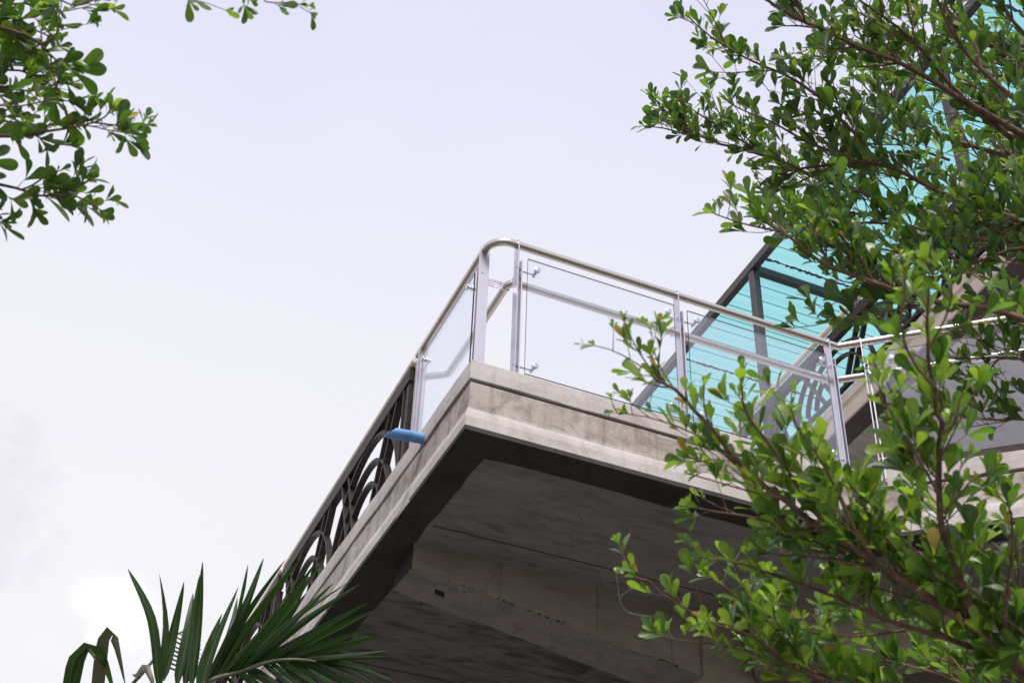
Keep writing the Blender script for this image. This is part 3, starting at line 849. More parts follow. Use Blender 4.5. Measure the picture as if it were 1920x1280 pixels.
TREE_C = [[[[0.126,-3.742,2.813],[0.019,-3.732,2.869],[-0.081,-3.732,2.927],[-0.166,-3.738,2.981],[-0.25,-3.741,3.026],[-0.303,-3.739,3.048],[-0.415,-3.737,3.093],[-0.499,-3.739,3.127],[-0.572,-3.74,3.152],[-0.662,-3.751,3.191],[-0.762,-3.761,3.227],[-0.854,-3.796,3.279],[-0.91,-3.813,3.304],[-0.971,-3.832,3.331],[-1.017,-3.835,3.339]],0.015,0.0035],[[[-0.151,-3.721,2.987],[-0.18,-3.74,3.004],[-0.229,-3.779,3.035],[-0.33,-3.863,3.097],[-0.379,-3.903,3.125],[-0.441,-3.987,3.168],[-0.496,-4.065,3.204],[-0.517,-4.108,3.218],[-0.545,-4.126,3.228],[-0.571,-4.166,3.242],[-0.609,-4.199,3.257],[-0.651,-4.253,3.275],[-0.69,-4.309,3.291],[-0.723,-4.359,3.303],[-0.747,-4.405,3.311]],0.011,0.002],[[[-0.071,-3.745,2.9],[-0.142,-3.769,2.952],[-0.189,-3.838,3.018],[-0.219,-3.902,3.067],[-0.269,-3.983,3.134],[-0.298,-3.994,3.152],[-0.319,-4.0,3.163]],0.007,0.002],[[[-0.067,-3.702,2.949],[-0.096,-3.701,2.964],[-0.206,-3.676,2.994],[-0.306,-3.653,3.013],[-0.385,-3.641,3.034],[-0.508,-3.627,3.067],[-0.636,-3.611,3.091],[-0.711,-3.603,3.102],[-0.762,-3.592,3.1],[-0.787,-3.59,3.103]],0.008,0.0018],[[[-0.066,-3.474,2.937],[-0.227,-3.435,2.958],[-0.329,-3.416,2.973],[-0.424,-3.404,2.992],[-0.543,-3.416,3.047],[-0.621,-3.407,3.056],[-0.71,-3.41,3.08],[-0.783,-3.416,3.103],[-0.812,-3.423,3.117],[-0.874,-3.421,3.123]],0.008,0.0015],[[[-0.345,-3.36,3.01],[-0.396,-3.366,3.031],[-0.479,-3.398,3.086],[-0.557,-3.409,3.116],[-0.611,-3.421,3.139],[-0.649,-3.427,3.152],[-0.67,-3.428,3.155]],0.005,0.0015],[[[-0.081,-3.344,2.983],[-0.218,-3.328,3.015],[-0.317,-3.322,3.04],[-0.408,-3.311,3.051],[-0.497,-3.305,3.065],[-0.589,-3.293,3.066],[-0.669,-3.282,3.062],[-0.719,-3.281,3.067]],0.006,0.0015],[[[-0.531,-3.686,3.191],[-0.603,-3.658,3.176],[-0.643,-3.658,3.188],[-0.696,-3.648,3.191],[-0.768,-3.633,3.191],[-0.83,-3.623,3.191]],0.005,0.0015],[[[-0.522,-3.733,3.145],[-0.602,-3.758,3.184],[-0.677,-3.798,3.228],[-0.731,-3.825,3.258],[-0.806,-3.855,3.289],[-0.839,-3.884,3.312],[-0.867,-3.931,3.341]],0.006,0.002],[[[-0.833,-3.769,3.296],[-0.871,-3.791,3.319],[-0.896,-3.822,3.344],[-0.909,-3.847,3.362]],0.003,0.0015],[[[-0.989,-3.821,3.354],[-1.035,-3.835,3.364],[-1.082,-3.865,3.385],[-1.118,-3.893,3.402],[-1.13,-3.906,3.409]],0.0025,0.001],[[[-0.957,-3.809,3.351],[-1.001,-3.832,3.377],[-1.034,-3.86,3.403],[-1.054,-3.89,3.426]],0.002,0.001],[[[-0.987,-3.806,3.368],[-1.053,-3.811,3.388],[-1.117,-3.813,3.401],[-1.17,-3.805,3.4]],0.002,0.001],[[[-0.784,-3.758,3.241],[-0.855,-3.77,3.268],[-0.933,-3.772,3.284],[-1.008,-3.769,3.29],[-1.074,-3.76,3.285]],0.003,0.001],[[[-0.476,-3.789,3.07],[-0.548,-3.824,3.111],[-0.607,-3.865,3.151],[-0.693,-3.919,3.201],[-0.751,-3.946,3.226],[-0.792,-3.981,3.252]],0.005,0.0015],[[[-0.451,-3.993,3.111],[-0.521,-4.039,3.142],[-0.618,-4.101,3.179],[-0.68,-4.14,3.199],[-0.71,-4.166,3.211]],0.004,0.0015],[[[-0.566,-4.155,3.146],[-0.563,-4.19,3.153],[-0.577,-4.229,3.174],[-0.58,-4.26,3.185]],0.003,0.0015],[[[-0.443,-3.985,3.092],[-0.433,-4.066,3.126],[-0.422,-4.103,3.134],[-0.417,-4.133,3.143]],0.003,0.0015],[[[-0.375,-3.689,3.125],[-0.478,-3.647,3.139],[-0.565,-3.609,3.143],[-0.633,-3.588,3.156]],0.004,0.0015],[[[-0.681,-3.778,3.172],[-0.761,-3.756,3.181],[-0.842,-3.74,3.194],[-0.889,-3.731,3.2]],0.003,0.0015],[[[-0.307,-3.71,3.071],[-0.375,-3.757,3.124],[-0.46,-3.787,3.166],[-0.518,-3.818,3.201],[-0.555,-3.836,3.221]],0.005,0.002],[[[0.105,-3.498,2.962],[-0.015,-3.469,3.015],[-0.112,-3.442,3.046],[-0.195,-3.413,3.06],[-0.252,-3.385,3.053]],0.006,0.002],[[[0.257,-3.512,2.987],[0.179,-3.473,3.054],[0.121,-3.435,3.084],[0.062,-3.392,3.103],[-0.001,-3.358,3.139]],0.006,0.002],[[[-0.11,-3.228,3.069],[-0.205,-3.24,3.122],[-0.284,-3.248,3.16],[-0.35,-3.261,3.197]],0.005,0.002],[[[-0.624,-4.223,3.189],[-0.679,-4.241,3.21],[-0.718,-4.266,3.23],[-0.755,-4.305,3.254],[-0.782,-4.364,3.278],[-0.824,-4.412,3.303]],0.0035,0.0015],[[[-0.681,-4.29,3.227],[-0.7,-4.357,3.236],[-0.721,-4.404,3.245],[-0.74,-4.435,3.252]],0.003,0.0015],[[[-0.027,-3.8,2.918],[-0.098,-3.818,2.982],[-0.144,-3.846,3.034],[-0.174,-3.887,3.084],[-0.204,-3.929,3.133]],0.006,0.002],[[[-0.225,-3.558,3.067],[-0.279,-3.51,3.062],[-0.356,-3.451,3.063],[-0.419,-3.417,3.084]],0.004,0.0015],[[[-0.142,-3.696,3.051],[-0.23,-3.707,3.091],[-0.334,-3.724,3.137],[-0.397,-3.739,3.168],[-0.438,-3.764,3.198]],0.004,0.0015]]
TREE_D = [[[[-2.85,-3.213,4.351],[-2.656,-3.254,4.325],[-2.526,-3.283,4.302],[-2.465,-3.297,4.29],[-2.414,-3.296,4.266],[-2.38,-3.291,4.242],[-2.331,-3.308,4.236]],0.01,0.002],[[[-2.745,-3.036,4.037],[-2.568,-3.107,4.053],[-2.45,-3.162,4.064],[-2.409,-3.18,4.066],[-2.348,-3.217,4.077],[-2.288,-3.253,4.085],[-2.248,-3.279,4.091],[-2.223,-3.302,4.099],[-2.218,-3.319,4.108]],0.01,0.0018],[[[-2.255,-3.253,4.111],[-2.218,-3.268,4.108],[-2.175,-3.286,4.103],[-2.143,-3.304,4.104],[-2.123,-3.32,4.108]],0.003,0.0012],[[[-2.722,-3.02,4.177],[-2.574,-3.041,4.197],[-2.472,-3.057,4.208],[-2.408,-3.069,4.216],[-2.36,-3.08,4.223],[-2.323,-3.098,4.236]],0.006,0.002],[[[-2.726,-2.986,3.981],[-2.544,-3.049,3.984],[-2.418,-3.087,3.974],[-2.355,-3.103,3.963],[-2.318,-3.112,3.956],[-2.258,-3.14,3.957],[-2.215,-3.152,3.948],[-2.187,-3.155,3.935],[-2.173,-3.156,3.928]],0.008,0.0015],[[[-2.368,-3.078,3.986],[-2.347,-3.101,3.994],[-2.32,-3.137,4.007],[-2.29,-3.165,4.014]],0.003,0.0015],[[[-2.267,-3.101,3.987],[-2.241,-3.149,3.978],[-2.222,-3.194,3.972]],0.002,0.001],[[[-2.742,-3.074,4.232],[-2.594,-3.113,4.244],[-2.492,-3.137,4.245],[-2.423,-3.152,4.243],[-2.386,-3.173,4.252],[-2.357,-3.199,4.267]],0.006,0.002],[[[-2.72,-3.076,4.384],[-2.572,-3.101,4.37],[-2.493,-3.122,4.366],[-2.439,-3.133,4.36],[-2.39,-3.124,4.332]],0.005,0.002],[[[-2.737,-3.124,4.429],[-2.599,-3.179,4.44],[-2.528,-3.22,4.452],[-2.477,-3.24,4.453],[-2.445,-3.235,4.436]],0.006,0.002],[[[-2.573,-2.995,4.02],[-2.455,-2.983,3.968],[-2.412,-2.981,3.951],[-2.391,-2.983,3.948]],0.004,0.0015],[[[-2.683,-3.569,4.3],[-2.499,-3.588,4.224],[-2.408,-3.575,4.153],[-2.362,-3.578,4.129],[-2.329,-3.603,4.13],[-2.293,-3.634,4.132]],0.005,0.0015],[[[-2.683,-3.569,4.3],[-2.43,-3.695,4.27],[-2.233,-3.752,4.196],[-2.148,-3.751,4.13],[-2.123,-3.742,4.094]],0.005,0.0015],[[[-2.233,-3.733,4.219],[-2.094,-3.79,4.19],[-2.027,-3.791,4.149],[-2.001,-3.785,4.123]],0.003,0.0015],[[[-2.092,-3.754,4.234],[-2.001,-3.769,4.189],[-1.958,-3.766,4.153],[-1.914,-3.793,4.145],[-1.874,-3.812,4.133]],0.003,0.001],[[[-2.439,-3.278,4.269],[-2.397,-3.321,4.285],[-2.395,-3.361,4.303],[-2.41,-3.397,4.316]],0.003,0.0015],[[[-2.51,-3.276,4.044],[-2.439,-3.279,4.055],[-2.395,-3.292,4.073],[-2.342,-3.316,4.102]],0.003,0.0015],[[[-2.381,-3.172,4.091],[-2.327,-3.165,4.088],[-2.277,-3.171,4.096]],0.0025,0.0015],[[[-2.686,-3.247,4.486],[-2.569,-3.245,4.445],[-2.505,-3.233,4.408],[-2.444,-3.229,4.381],[-2.402,-3.232,4.368]],0.005,0.002],[[[-2.599,-3.209,4.323],[-2.519,-3.224,4.307],[-2.45,-3.234,4.29],[-2.392,-3.236,4.266],[-2.331,-3.232,4.231]],0.004,0.002],[[[-2.585,-3.073,4.33],[-2.497,-3.115,4.33],[-2.43,-3.137,4.32],[-2.36,-3.125,4.263]],0.004,0.002]]
TRUNK = {"A":[1.54,-3.492,4.287],"B":[3.141,-2.98,6.145],"C":[0.504,-3.893,3.125],"D":[-2.914,-2.734,3.937]}
FROND1 = [[[-1.464,-0.406,3.614],[-1.367,-0.587,3.785],[-1.309,-0.662,3.841],[-1.251,-0.716,3.869],[-1.175,-0.775,3.886],[-1.121,-0.824,3.906],[-1.06,-0.874,3.919],[-0.986,-0.925,3.918],[-0.927,-0.961,3.907]],[[[-1.457,-0.65,3.819],[-1.542,-0.697,4.062],[-1.668,-0.667,4.268],0.05],[[-1.448,-0.66,3.839],[-1.447,-0.689,4.041],[-1.455,-0.777,4.21],0.05],[[-1.387,-0.666,3.832],[-1.39,-0.702,4.026],[-1.395,-0.677,4.219],0.05],[[-1.335,-0.676,3.836],[-1.361,-0.726,4.091],[-1.404,-0.825,4.288],0.045],[[-1.311,-0.683,3.843],[-1.293,-0.706,4.0],[-1.263,-0.671,4.162],0.05],[[-1.292,-0.689,3.849],[-1.235,-0.802,4.086],[-1.246,-0.949,4.255],0.048],[[-1.274,-0.695,3.857],[-1.212,-0.827,4.104],[-1.176,-0.889,4.33],0.046],[[-1.252,-0.704,3.869],[-1.17,-0.81,4.075],[-1.05,-1.02,4.307],0.045],[[-1.227,-0.714,3.879],[-1.13,-0.922,4.034],[-1.035,-1.101,4.237],0.045],[[-1.204,-0.722,3.888],[-1.062,-0.843,4.096],[-0.963,-1.041,4.306],0.045],[[-1.186,-0.729,3.895],[-1.067,-0.931,4.022],[-0.931,-1.096,4.179],0.04],[[-1.164,-0.738,3.905],[-0.999,-0.903,4.072],[-0.837,-1.125,4.183],0.042],[[-1.138,-0.748,3.918],[-0.974,-0.995,3.992],[-0.813,-1.193,4.079],0.04],[[-1.113,-0.759,3.93],[-0.925,-0.897,4.022],[-0.762,-1.099,4.094],0.038],[[-1.083,-0.771,3.941],[-0.926,-0.992,3.959],[-0.762,-1.169,4.002],0.036],[[-1.057,-0.781,3.951],[-0.888,-0.938,3.968],[-0.732,-1.16,3.968],0.034],[[-0.998,-0.8,3.963],[-0.859,-0.996,3.932],[-0.704,-1.147,3.922],0.03],[[-0.928,-0.819,3.968],[-0.782,-0.957,3.947],[-0.674,-1.148,3.904],0.026],[[-0.893,-0.829,3.969],[-0.771,-1.005,3.898],[-0.646,-1.115,3.817],0.026],[[-0.907,-0.825,3.968],[-0.79,-0.931,3.897],[-0.69,-1.085,3.783],0.03],[[-0.948,-0.814,3.968],[-0.822,-0.973,3.86],[-0.715,-1.069,3.764],0.032],[[-0.998,-0.8,3.963],[-0.863,-0.897,3.867],[-0.743,-1.04,3.717],0.034],[[-1.04,-0.787,3.957],[-0.912,-0.931,3.821],[-0.796,-1.015,3.694],0.036],[[-1.085,-0.77,3.941],[-0.955,-0.857,3.83],[-0.87,-0.987,3.679],0.036],[[-1.131,-0.751,3.92],[-1.024,-0.891,3.792],[-0.925,-0.967,3.666],0.036],[[-1.167,-0.735,3.901],[-1.058,-0.773,3.82],[-0.979,-0.855,3.696],0.036],[[-1.214,-0.719,3.885],[-1.124,-0.805,3.773],[-1.052,-0.828,3.671],0.036],[[-1.281,-0.692,3.852],[-1.215,-0.64,4.092],[-1.204,-0.622,4.27],0.044],[[-1.241,-0.709,3.874],[-1.128,-0.756,4.038],[-1.025,-0.762,4.248],0.042],[[-1.213,-0.718,3.883],[-1.06,-0.774,4.069],[-0.979,-0.879,4.229],0.042],[[-1.363,-0.669,3.831],[-1.341,-0.677,3.955],[-1.347,-0.637,4.122],0.04]]]
FROND2 = [[[-1.791,0.133,3.692],[-1.629,0.02,3.868],[-1.5,-0.085,4.021],[-1.433,-0.158,4.127],[-1.392,-0.215,4.21],[-1.338,-0.252,4.251]],[[[-1.713,0.047,3.769],[-1.723,-0.129,4.077],[-1.706,-0.199,4.109],[-1.674,-0.232,4.052],0.05],[[-1.596,-0.013,3.898],[-1.65,-0.176,4.17],[-1.613,-0.232,4.164],[-1.516,-0.123,4.014],0.055],[[-1.695,0.04,3.781],[-1.746,-0.13,4.083],[-1.663,-0.2,4.103],[-1.531,0.08,4.054],0.05],[[-1.465,-0.103,4.081],[-1.488,-0.148,4.065],[-1.459,-0.213,4.079],[-1.401,-0.226,3.962],0.045]],[[[-1.414,-0.091,4.163],[-1.173,0.074,4.206]],[[-1.404,-0.098,4.178],[-1.178,0.067,4.224]],[[-1.394,-0.106,4.192],[-1.183,0.06,4.242]],[[-1.385,-0.114,4.206],[-1.187,0.053,4.26]],[[-1.375,-0.122,4.221],[-1.192,0.046,4.277]],[[-1.365,-0.13,4.235],[-1.197,0.038,4.295]],[[-1.356,-0.138,4.25],[-1.202,0.031,4.313]],[[-1.346,-0.146,4.264],[-1.207,0.024,4.331]],[[-1.336,-0.154,4.278],[-1.211,0.016,4.349]],[[-1.327,-0.162,4.293],[-1.216,0.009,4.367]]]]
PALMBASE = [-1.529,-0.053,3.545]
WEB = [[[-0.895,-3.408,3.119],[-0.883,-3.395,3.088],[-0.876,-3.386,3.067]],[[-0.847,-3.417,3.092],[-0.864,-3.399,3.086],[-0.873,-3.383,3.073],[-0.867,-3.378,3.063],[-0.853,-3.375,3.051],[-0.828,-3.38,3.045],[-0.797,-3.39,3.044]],[[0.595,-0.158,5.715],[0.637,-0.199,5.496],[0.672,-0.252,5.22]],[[0.664,-0.18,5.699],[0.693,-0.184,5.486],[0.712,-0.191,5.293]]]


ROWS = [(0.0, .022), (.12, .028), (.28, .066), (.44, .118), (.58, .165), (.72, .196), (.84, .186), (.93, .136), (.98, .072), (1.0, .02)]
def leaf_template(curl, fold, wide, twist=0.0):
    vs, at, fs = [], [], []
    for t, w in ROWS:
        y = t
        z = -curl * t * t
        w = w * wide * 1.02
        c, s = math.cos(twist * t), math.sin(twist * t)
        for k in (-1, 0, 1):
            x = w * k
            zz = (abs(k) * fold * w)
            vs.append((x * c - zz * s, y * (1 - .12 * abs(curl)), z + x * s + zz * c))
            at.append(abs(k))
    for i in range(len(ROWS) - 1):
        a = i * 3
        fs.append((a, a + 1, a + 4, a + 3)); fs.append((a + 1, a + 2, a + 5, a + 4))
    return np.array(vs), np.array(at, float), fs
TEMPL = [leaf_template(.10, .20, 1.0), leaf_template(.22, .12, 1.06, .2), leaf_template(-.1, .3, .95, -.2), leaf_template(.3, .15, 1.0, .1), leaf_template(.05, .10, 1.10), leaf_template(.15, .5, .9, .4)]
def mesh_from(name, vs, fs, att, mats, mi=None):
    me = bpy.data.meshes.new(name)
    me.from_pydata(vs, [], fs)
    a = me.attributes.new('rib', 'FLOAT', 'POINT')
    a.data.foreach_set('value', np.asarray(att, dtype=np.float32))
    for mm in mats: me.materials.append(mm)
    if mi is not None: me.polygons.foreach_set('material_index', np.asarray(mi, dtype=np.int32))
    me.polygons.foreach_set('use_smooth', np.ones(len(me.polygons), dtype=bool))
    me.update()
    return me
LEAF_ME = {}
def leaf_mesh(ti, mi):
    if (ti, mi) not in LEAF_ME:
        v, a, f = TEMPL[ti]
        LEAF_ME[ti, mi] = mesh_from('leaf', v.tolist(), f, a, [LEAF[mi]])
    return LEAF_ME[ti, mi]
def unit(v):
    return v / (np.linalg.norm(v) + 1e-9)
CP = np.array(CAM_POS)
def in_view(p):
    q = p - CP
    z = q @ np.array(AX_F)
    if z <= .3: return None
    x = q @ np.array(AX_R) / z; y = q @ np.array(AX_U) / z
    if abs(x) > .375 or abs(y) > .252: return None
    return z
def resample(pts, step):
    pts = np.array(pts)
    # Catmull-Rom smoothing then even spacing
    out = []
    n = len(pts)
    for i in range(n - 1):
        p0, p1, p2, p3 = pts[max(i - 1, 0)], pts[i], pts[i + 1], pts[min(i + 2, n - 1)]
        k = max(2, int(np.linalg.norm(p2 - p1) / step))
        for j in range(k):
            t = j / k
            out.append(.5 * ((2 * p1) + (-p0 + p2) * t + (2 * p0 - 5 * p1 + 4 * p2 - p3) * t * t + (-p0 + 3 * p1 - 3 * p2 + p3) * t ** 3))
    out.append(pts[-1])
    return np.array(out)
UP = np.array((0, 0, 1.0))
SUNV = np.array(SUN_DIR)
def grow(name, label, cat, group, branches, trunk_at, trunk_r, leaf_len0, node_step0, mats_w, spur_len, upness, seed, tip_young=True, trunk_top=None, young_at_tips=.5, per=(4, 6), subs=2.0, lightward=.8, tag='', taper=.72):
    r = np.random.default_rng(seed)
    root = thing(name, label, cat, group=group)
    leaves = []     # (pos, dir, normal, length, template, material)
    tx, ty, tz = trunk_at
    tz_top = trunk_top or tz + .8
    tp = [(tx + .05 * math.sin(z_ * 1.3 + seed), ty + .05 * math.cos(z_ * 1.1 + seed), z_) for z_ in np.linspace(-.1, tz_top + .5, 16)]
    bm = bmesh.new(); tube(bm, tp, [trunk_r * (1.25 if i == 0 else 1 - .45 * i / 11) if i < 12 else trunk_r * (.5 - .12 * (i - 11)) for i in range(16)], 12)
    build('trunk', bm, M['bark'], root, smooth=True)
    def rosette(p, axis, n, size, young):
        axis = unit(axis)
        a = unit(np.cross(axis, r.normal(size=3))); b = np.cross(axis, a)
        ph = r.uniform(0, 6.28)
        for k in range(n):
            t = ph + 2.399 * k + r.normal() * .25
            rad = a * math.cos(t) + b * math.sin(t)
            spread = r.uniform(.35, 1.0)
            d = unit(axis * 1.0 + rad * spread + UP * upness * r.uniform(.3, 1.0) + r.normal(size=3) * .12)
            nrm = unit(axis * .8 - rad * .7 + r.normal(size=3) * .4 + SUNV * lightward)
            nrm = unit(nrm - d * (nrm @ d))
            s = size * r.uniform(.62, 1.12) * (1 - .05 * k if k > 3 else 1)
            if young: s *= r.uniform(.5, .95)
            if r.uniform() < .18: s *= .55
            m_ = 3 if (young and r.uniform() < .75) else int(r.choice(len(mats_w), p=mats_w))
            if r.uniform() < .012: m_ = 5
            leaves.append((p + axis * r.uniform(-.006, .006), d, nrm, s, int(r.integers(len(TEMPL))), m_))
    extra = []
    for _ in range(40):
        az = r.uniform(0, 6.283); z0 = r.uniform(tz_top - 1.6, tz_top + .3)
        dv = np.array((math.cos(az), math.sin(az), r.uniform(.15, .8)))
        q = [np.array((tx, ty, z0))]
        for j in range(5):
            q.append(q[-1] + unit(dv + r.normal(size=3) * .15) * r.uniform(.2, .34))
        if any((q_ - CP) @ np.array(AX_F) > 0 and abs((q_ - CP) @ np.array(AX_R)) < .47 * ((q_ - CP) @ np.array(AX_F)) and abs((q_ - CP) @ np.array(AX_U)) < .36 * ((q_ - CP) @ np.array(AX_F)) for q_ in q):
            continue
        if min(np.linalg.norm(q_ - CP) for q_ in q) < 1.6:
            continue
        extra.append(([list(q_) for q_ in q], .008, .003))
        if len(extra) >= 9: break
    known = [np.array((tx, ty, z_)) for z_ in np.linspace(0, tz_top + .4, 60)]
    branches = list(branches) + extra
    for bi, (pts, r0, r1) in enumerate(branches):
        thin = r0 <= .0035
        leaf_len = leaf_len0 * (.62 if thin else 1.0)
        node_step = node_step0 * (1.25 if thin else 1.0)
        sm = resample(pts, .04)
        sm = sm + np.cumsum(r.normal(size=sm.shape) * .0009, axis=0)
        seglen = np.linalg.norm(np.diff(sm, axis=0), axis=1)
        cum = np.concatenate([[0], np.cumsum(seglen)])
        Ltot = cum[-1]
        # joint to the trunk when the branch starts outside the picture
        path = sm
        rad = r0 + (r1 - r0) * (cum / Ltot) ** .8
        near = min((np.linalg.norm(q - sm[0]) for q in known), default=9)
        known.extend(list(sm))
        if in_view(sm[0]) is None and near > .22:
            hd = math.hypot(sm[0][0] - tx, sm[0][1] - ty)
            jz = min(tz_top - .1, max(.8, sm[0][2] - .55 * hd))
            tr_ = np.array((tx, ty, jz))
            mid = (tr_ + sm[0]) / 2 + np.array((0, 0, -.06 * hd))
            path = np.vstack([resample([tr_, mid, sm[0]], .12)[:-1], sm])
            rad = np.concatenate([np.linspace(r0 * 1.6, r0, len(path) - len(sm)), rad])
        bm = bmesh.new()
        tube(bm, path, list(rad), 7)
        lines = [(sm, cum, seglen, Ltot, r1, 0.0)]
        for _ in range(0 if r0 < .0065 and 'D' == tag or thin else int(round(subs * Ltot + r.uniform(-.3, .5)))):
            i = int(r.integers(max(1, len(sm) // 10), max(2, int(len(sm) * (.62 if tag == 'C' else 1)) - 3)))
            tan = unit(sm[min(i + 1, len(sm) - 1)] - sm[i - 1])
            lat = r.normal(size=3); lat = unit(lat - tan * (lat @ tan))
            dr = unit(tan * .9 + lat * .75 + UP * .35 * upness)
            ln = r.uniform(.14, .46) * (1 - taper * i / len(sm))
            q = [sm[i]]
            for j in range(max(4, int(ln / .035))):
                dr = unit(dr + UP * .03 + r.normal(size=3) * .06 + tan * .05)
                q.append(q[-1] + dr * .035)
            q = np.array(q)
            sl = np.linalg.norm(np.diff(q, axis=0), axis=1); cu = np.concatenate([[0], np.cumsum(sl)])
            rb = max(.0016, min(.004, r1 * 1.1))
            tube(bm, q, list(np.linspace(rb, rb * .55, len(q))), 6, cap=False)
            lines.append((q, cu, sl, cu[-1], rb * .6, .25))
            rosette(q[-1], unit(q[-1] - q[-2]), 5, leaf_len * .8, tip_young and r.uniform() < .4)
        for sm_, cum_, seg_, L_, rr_, f0 in lines:
            s = .02
            while s < L_:
                i = int(np.searchsorted(cum_, s)); i = min(max(i, 1), len(sm_) - 1)
                p = sm_[i - 1] + (sm_[i] - sm_[i - 1]) * ((s - cum_[i - 1]) / (seg_[i - 1] + 1e-9))
                tan = unit(sm_[i] - sm_[i - 1])
                f = min(1, f0 + (1 - f0) * s / L_)
                lat = r.normal(size=3); lat = unit(lat - tan * (lat @ tan))
                dr = unit(tan * r.uniform(.25, .9) + lat * .75 + UP * upness * r.uniform(.2, 1.1))
                ln = spur_len * r.choice([.25, .45, .8, 1.3, 2.0], p=[.28, .28, .22, .15, .07]) * r.uniform(.7, 1.3) * (1 - .45 * f)
                k = max(2, int(ln / .03))
                q = [p]
                for j in range(k):
                    dr = unit(dr + UP * .05 * upness + r.normal(size=3) * .08)
                    q.append(q[-1] + dr * ln / k)
                rs = max(.0009, min(.0016, rr_ * .6))
                tube(bm, q, list(np.linspace(rs * 1.35, rs * .8, len(q))), 5, cap=False)
                young = tip_young and r.uniform() < young_at_tips * (f ** 1.5)
                rosette(q[-1], dr, int(r.integers(per[0], per[1] + 1)), leaf_len * (.60 + .52 * (1 - f)), young)
                if ln > .085:
                    for jj in range(1, len(q) - 1):
                        if (jj * ln / k) % .05 < ln / k and r.uniform() < .8:
                            rosette(q[jj], unit(q[jj + 1] - q[jj - 1]), int(r.integers(2, 4)), leaf_len * .78, False)
                s += node_step * r.uniform(.55, 1.5)
        # the growing tip
        tan = unit(sm[-1] - sm[-3])
        rosette(sm[-1], tan, 4, leaf_len * .55, tip_young)
        rosette(sm[-2], tan, 3, leaf_len * .75, tip_young and r.uniform() < .5)
        build('branch', bm, M['bark'] if r0 > .006 else M['bark_young'], root)
    # the 300 largest in the picture are leaves of their own, the rest one mass
    scored = []
    for i, l in enumerate(leaves):
        z = in_view(l[0])
        scored.append((-(l[3] / z) if z else 0, i))
    scored.sort()
    own = [i for sc, i in scored[:300] if sc < 0]
    own_set = set(own)
    def basis(l):
        p, d, nrm, s = l[0], l[1], l[2], l[3]
        x = np.cross(d, nrm)
        return np.column_stack([x * s, d * s, nrm * s])
    for i in own:
        l = leaves[i]
        o = bpy.data.objects.new('leaf', leaf_mesh(l[4], l[5]))
        B_ = basis(l)
        mw = Matrix([[*B_[0], l[0][0]], [*B_[1], l[0][1]], [*B_[2], l[0][2]], [0, 0, 0, 1]])
        o.matrix_world = mw
        o.parent = root
        COL.objects.link(o)
    V, A_, F_, MI = [], [], [], []
    off = 0
    for i, l in enumerate(leaves):
        if i in own_set: continue
        v, a, f = TEMPL[l[4]]
        V.append(v @ basis(l).T + l[0]); A_.append(a)
        F_.extend([tuple(x + off for x in q) for q in f]); MI.extend([l[5]] * len(f)); off += len(v)
    if V:
        me = mesh_from('foliage', np.vstack(V).tolist(), F_, np.concatenate(A_), LEAF, MI)
        o = link('foliage', me, None, root)
        o['kind'] = 'stuff'
    return root, len(leaves)
G = 'small-leaved trees around the balcony'
T1, n1 = grow('tree', 'dense green small-leaved tree filling the upper right in front of the teal roof', 'tree', G, TREE_A, TRUNK['A'], .065, .086, .038, [.34, .34, .26, .03, .03], .10, .95, 1, young_at_tips=.18, trunk_top=5.6, subs=7.6, taper=.6)
T2, n2 = grow('tree', 'pale yellow-green tree top glimpsed behind the darker leaves in the top right corner', 'tree', G, TREE_B, TRUNK['B'], .075, .085, .060, [.04, .16, .10, .15, .55], .13, .6, 2, trunk_top=7.4)
T3, n3 = grow('tree', 'bright green leafy tree with young shoots reaching in from the lower right across the balcony', 'tree', G, TREE_C, TRUNK['C'], .06, .084, .038, [.20, .52, .08, .20, 0], .075, .8, 3, young_at_tips=.9, trunk_top=4.0, subs=4.8, tag='C')
T4, n4 = grow('tree', 'dark leafy tree branches hanging in from the upper left against the sky', 'tree', G, TREE_D, TRUNK['D'], .06, .092, .036, [.62, .31, .05, .02, 0], .07, .4, 4, young_at_tips=.35, trunk_top=5.0, subs=3.4, lightward=.3, tag='D')
print('leaves', n1, n2, n3, n4)

# ------------------------------------------------------------------ palm
palm = thing('palm_tree', 'palm with dark green feathery fronds rising from the lower left corner', 'palm')
px_, py_, pz_ = PALMBASE
bm = bmesh.new()
tp = [(px_ - .05 * math.sin(i * .4), py_ + .03 * math.cos(i * .5), -.1 + (pz_ + .1) * i / 40) for i in range(41)]
tube(bm, tp, [.13 - .0012 * i + (.006 if i % 2 else 0) for i in range(41)], 14)
build('trunk', bm, M['palmtrunk'], palm, smooth=True)
TOC = lambda p: unit(CP - np.array(p))
def leaflet(parent, ctrl, width, mat, seed, fold=.5, twist=0.0, name='leaflet'):
    r = np.random.default_rng(seed)
    c = resample(ctrl, .045)
    n = len(c)
    vs, fs, at = [], [], []
    face = unit(TOC(c[n // 2]) + r.normal(size=3) * .5)
    for i, p in enumerate(c):
        t = i / (n - 1)
        tan = unit(c[min(i + 1, n - 1)] - c[max(i - 1, 0)])
        x = unit(np.cross(tan, face)); nn = np.cross(x, tan)
        w = width * .5 * (min(1, .35 + t * 4) if t < .2 else 1) * (1 - max(0, (t - .35) / .65) ** 1.6) + .0012
        tw = twist * t
        xx = x * math.cos(tw) + nn * math.sin(tw)
        n2_ = np.cross(xx, tan)
        for k in (-1, 0, 1):
            vs.append((p + xx * w * k - n2_ * abs(k) * w * fold).tolist()); at.append(abs(k))
    for i in range(n - 1):
        a = i * 3
        fs.append((a, a + 1, a + 4, a + 3)); fs.append((a + 1, a + 2, a + 5, a + 4))
    me = mesh_from(name, vs, fs, at, [mat])
    return link(name, me, None, parent)
rr_p = random.Random(77)
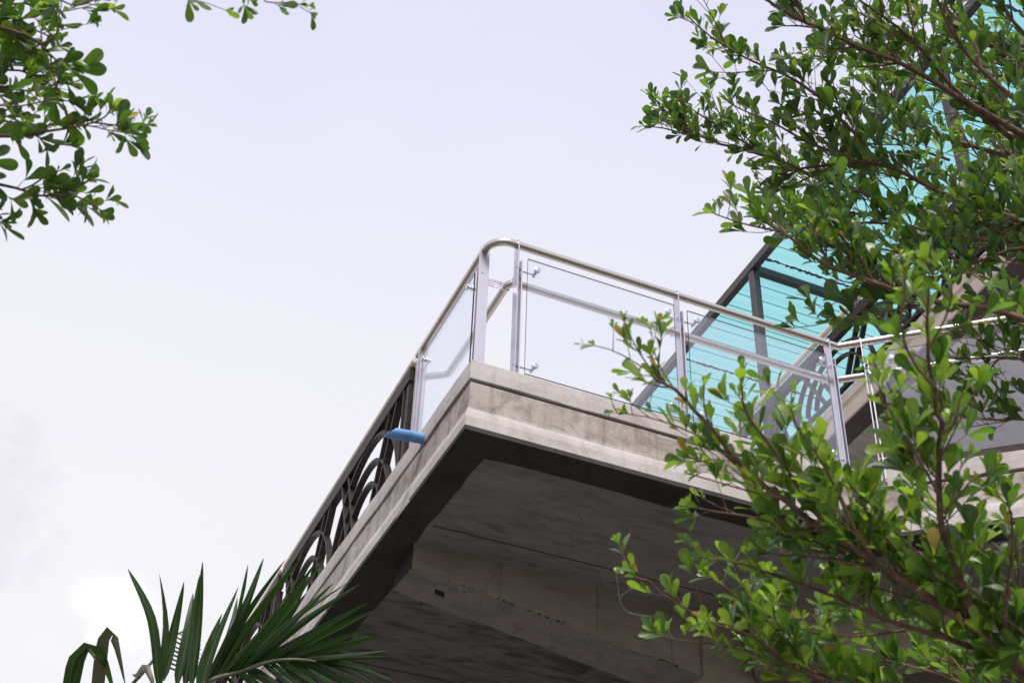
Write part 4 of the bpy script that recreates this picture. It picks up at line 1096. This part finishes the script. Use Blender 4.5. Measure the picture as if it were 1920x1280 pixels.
def frond(rach, lfs, rad, seed, mats, dense=False):
    rp = resample([[px_, py_, pz_]] + rach, .06)
    bm = bmesh.new(); tube(bm, rp, list(np.linspace(rad, .004, len(rp))), 8)
    fr_ = build('frond', bm, M['rachis'], palm, smooth=True)
    more = []
    if dense:
        lfs = [l[:-1] + [l[-1] * .80] for l in lfs]
        for l, l2 in list(zip(lfs, lfs[1:]))[::2]:
            d_ = math.dist(l[-2], l2[-2])
            if d_ < .32 and len(l) == len(l2):
                jit = lambda s_: rr_p.uniform(-s_, s_)
                more.append([[(p + q) / 2 + (jit(.018) if k else 0) for p, q in zip(a, b)] for k, (a, b) in enumerate(zip(l[:-1], l2[:-1]))] + [(l[-1] + l2[-1]) / 2 * .8])
    lfs = lfs + more
    for i, l in enumerate(lfs):
        leaflet(fr_, l[:-1], l[-1], mats[i % len(mats)], seed + i, fold=.28 + .3 * ((i * 7) % 5) / 5, twist=[0, .5, -.4, .25, -.2][i % 5])
    return fr_
f1 = frond(FROND1[0], FROND1[1], .016, 100, [M['palm']], True)
f2 = frond(FROND2[0], FROND2[1], .016, 200, [M['palm'], M['palmdry']])
for i, (a_, b_) in enumerate(FROND2[2]):
    leaflet(f2, [a_, [(p + q) / 2 - (.01 if k == 2 else 0) for k, (p, q) in enumerate(zip(a_, b_))], b_], .007, M['palmdry'], 300 + i)
# fronds that hang away from the picture, so that the crown is whole
for j in range(5):
    az = 2.2 + j * .75
    dv = np.array((math.cos(az), math.sin(az), 0))
    b0 = np.array((px_, py_, pz_))
    rc = [(b0 + dv * s + np.array((0, 0, .22 * s - .42 * s * s))).tolist() for s in (.3, .7, 1.1, 1.5)]
    if az % 6.28 < 1.2: continue
    lat = np.array((-dv[1], dv[0], 0)); ll = []
    cc = resample([b0.tolist()] + rc, .11)
    for i, p in enumerate(cc[2:]):
        for sg in (-1, 1):
            tip = p + lat * sg * .38 + dv * .25 + np.array((0, 0, -.22))
            ll.append([p.tolist(), ((p + tip) / 2 + np.array((0, 0, .05))).tolist(), tip.tolist(), .034])
    frond(rc, ll, .014, 400 + 50 * j, [M['palm']])

# ------------------------------------------------------------------ cobweb threads
def web(name, label, strands, rad):
    t = thing(name, label, 'cobweb')
    for s in strands:
        bm = bmesh.new(); tube(bm, resample(s, .02), rad, 4); build('strand', bm, M['thread'], t)
web('cobweb', 'white cobweb strand dangling below the pale shoot tip at lower centre right', WEB[:2], .00045)
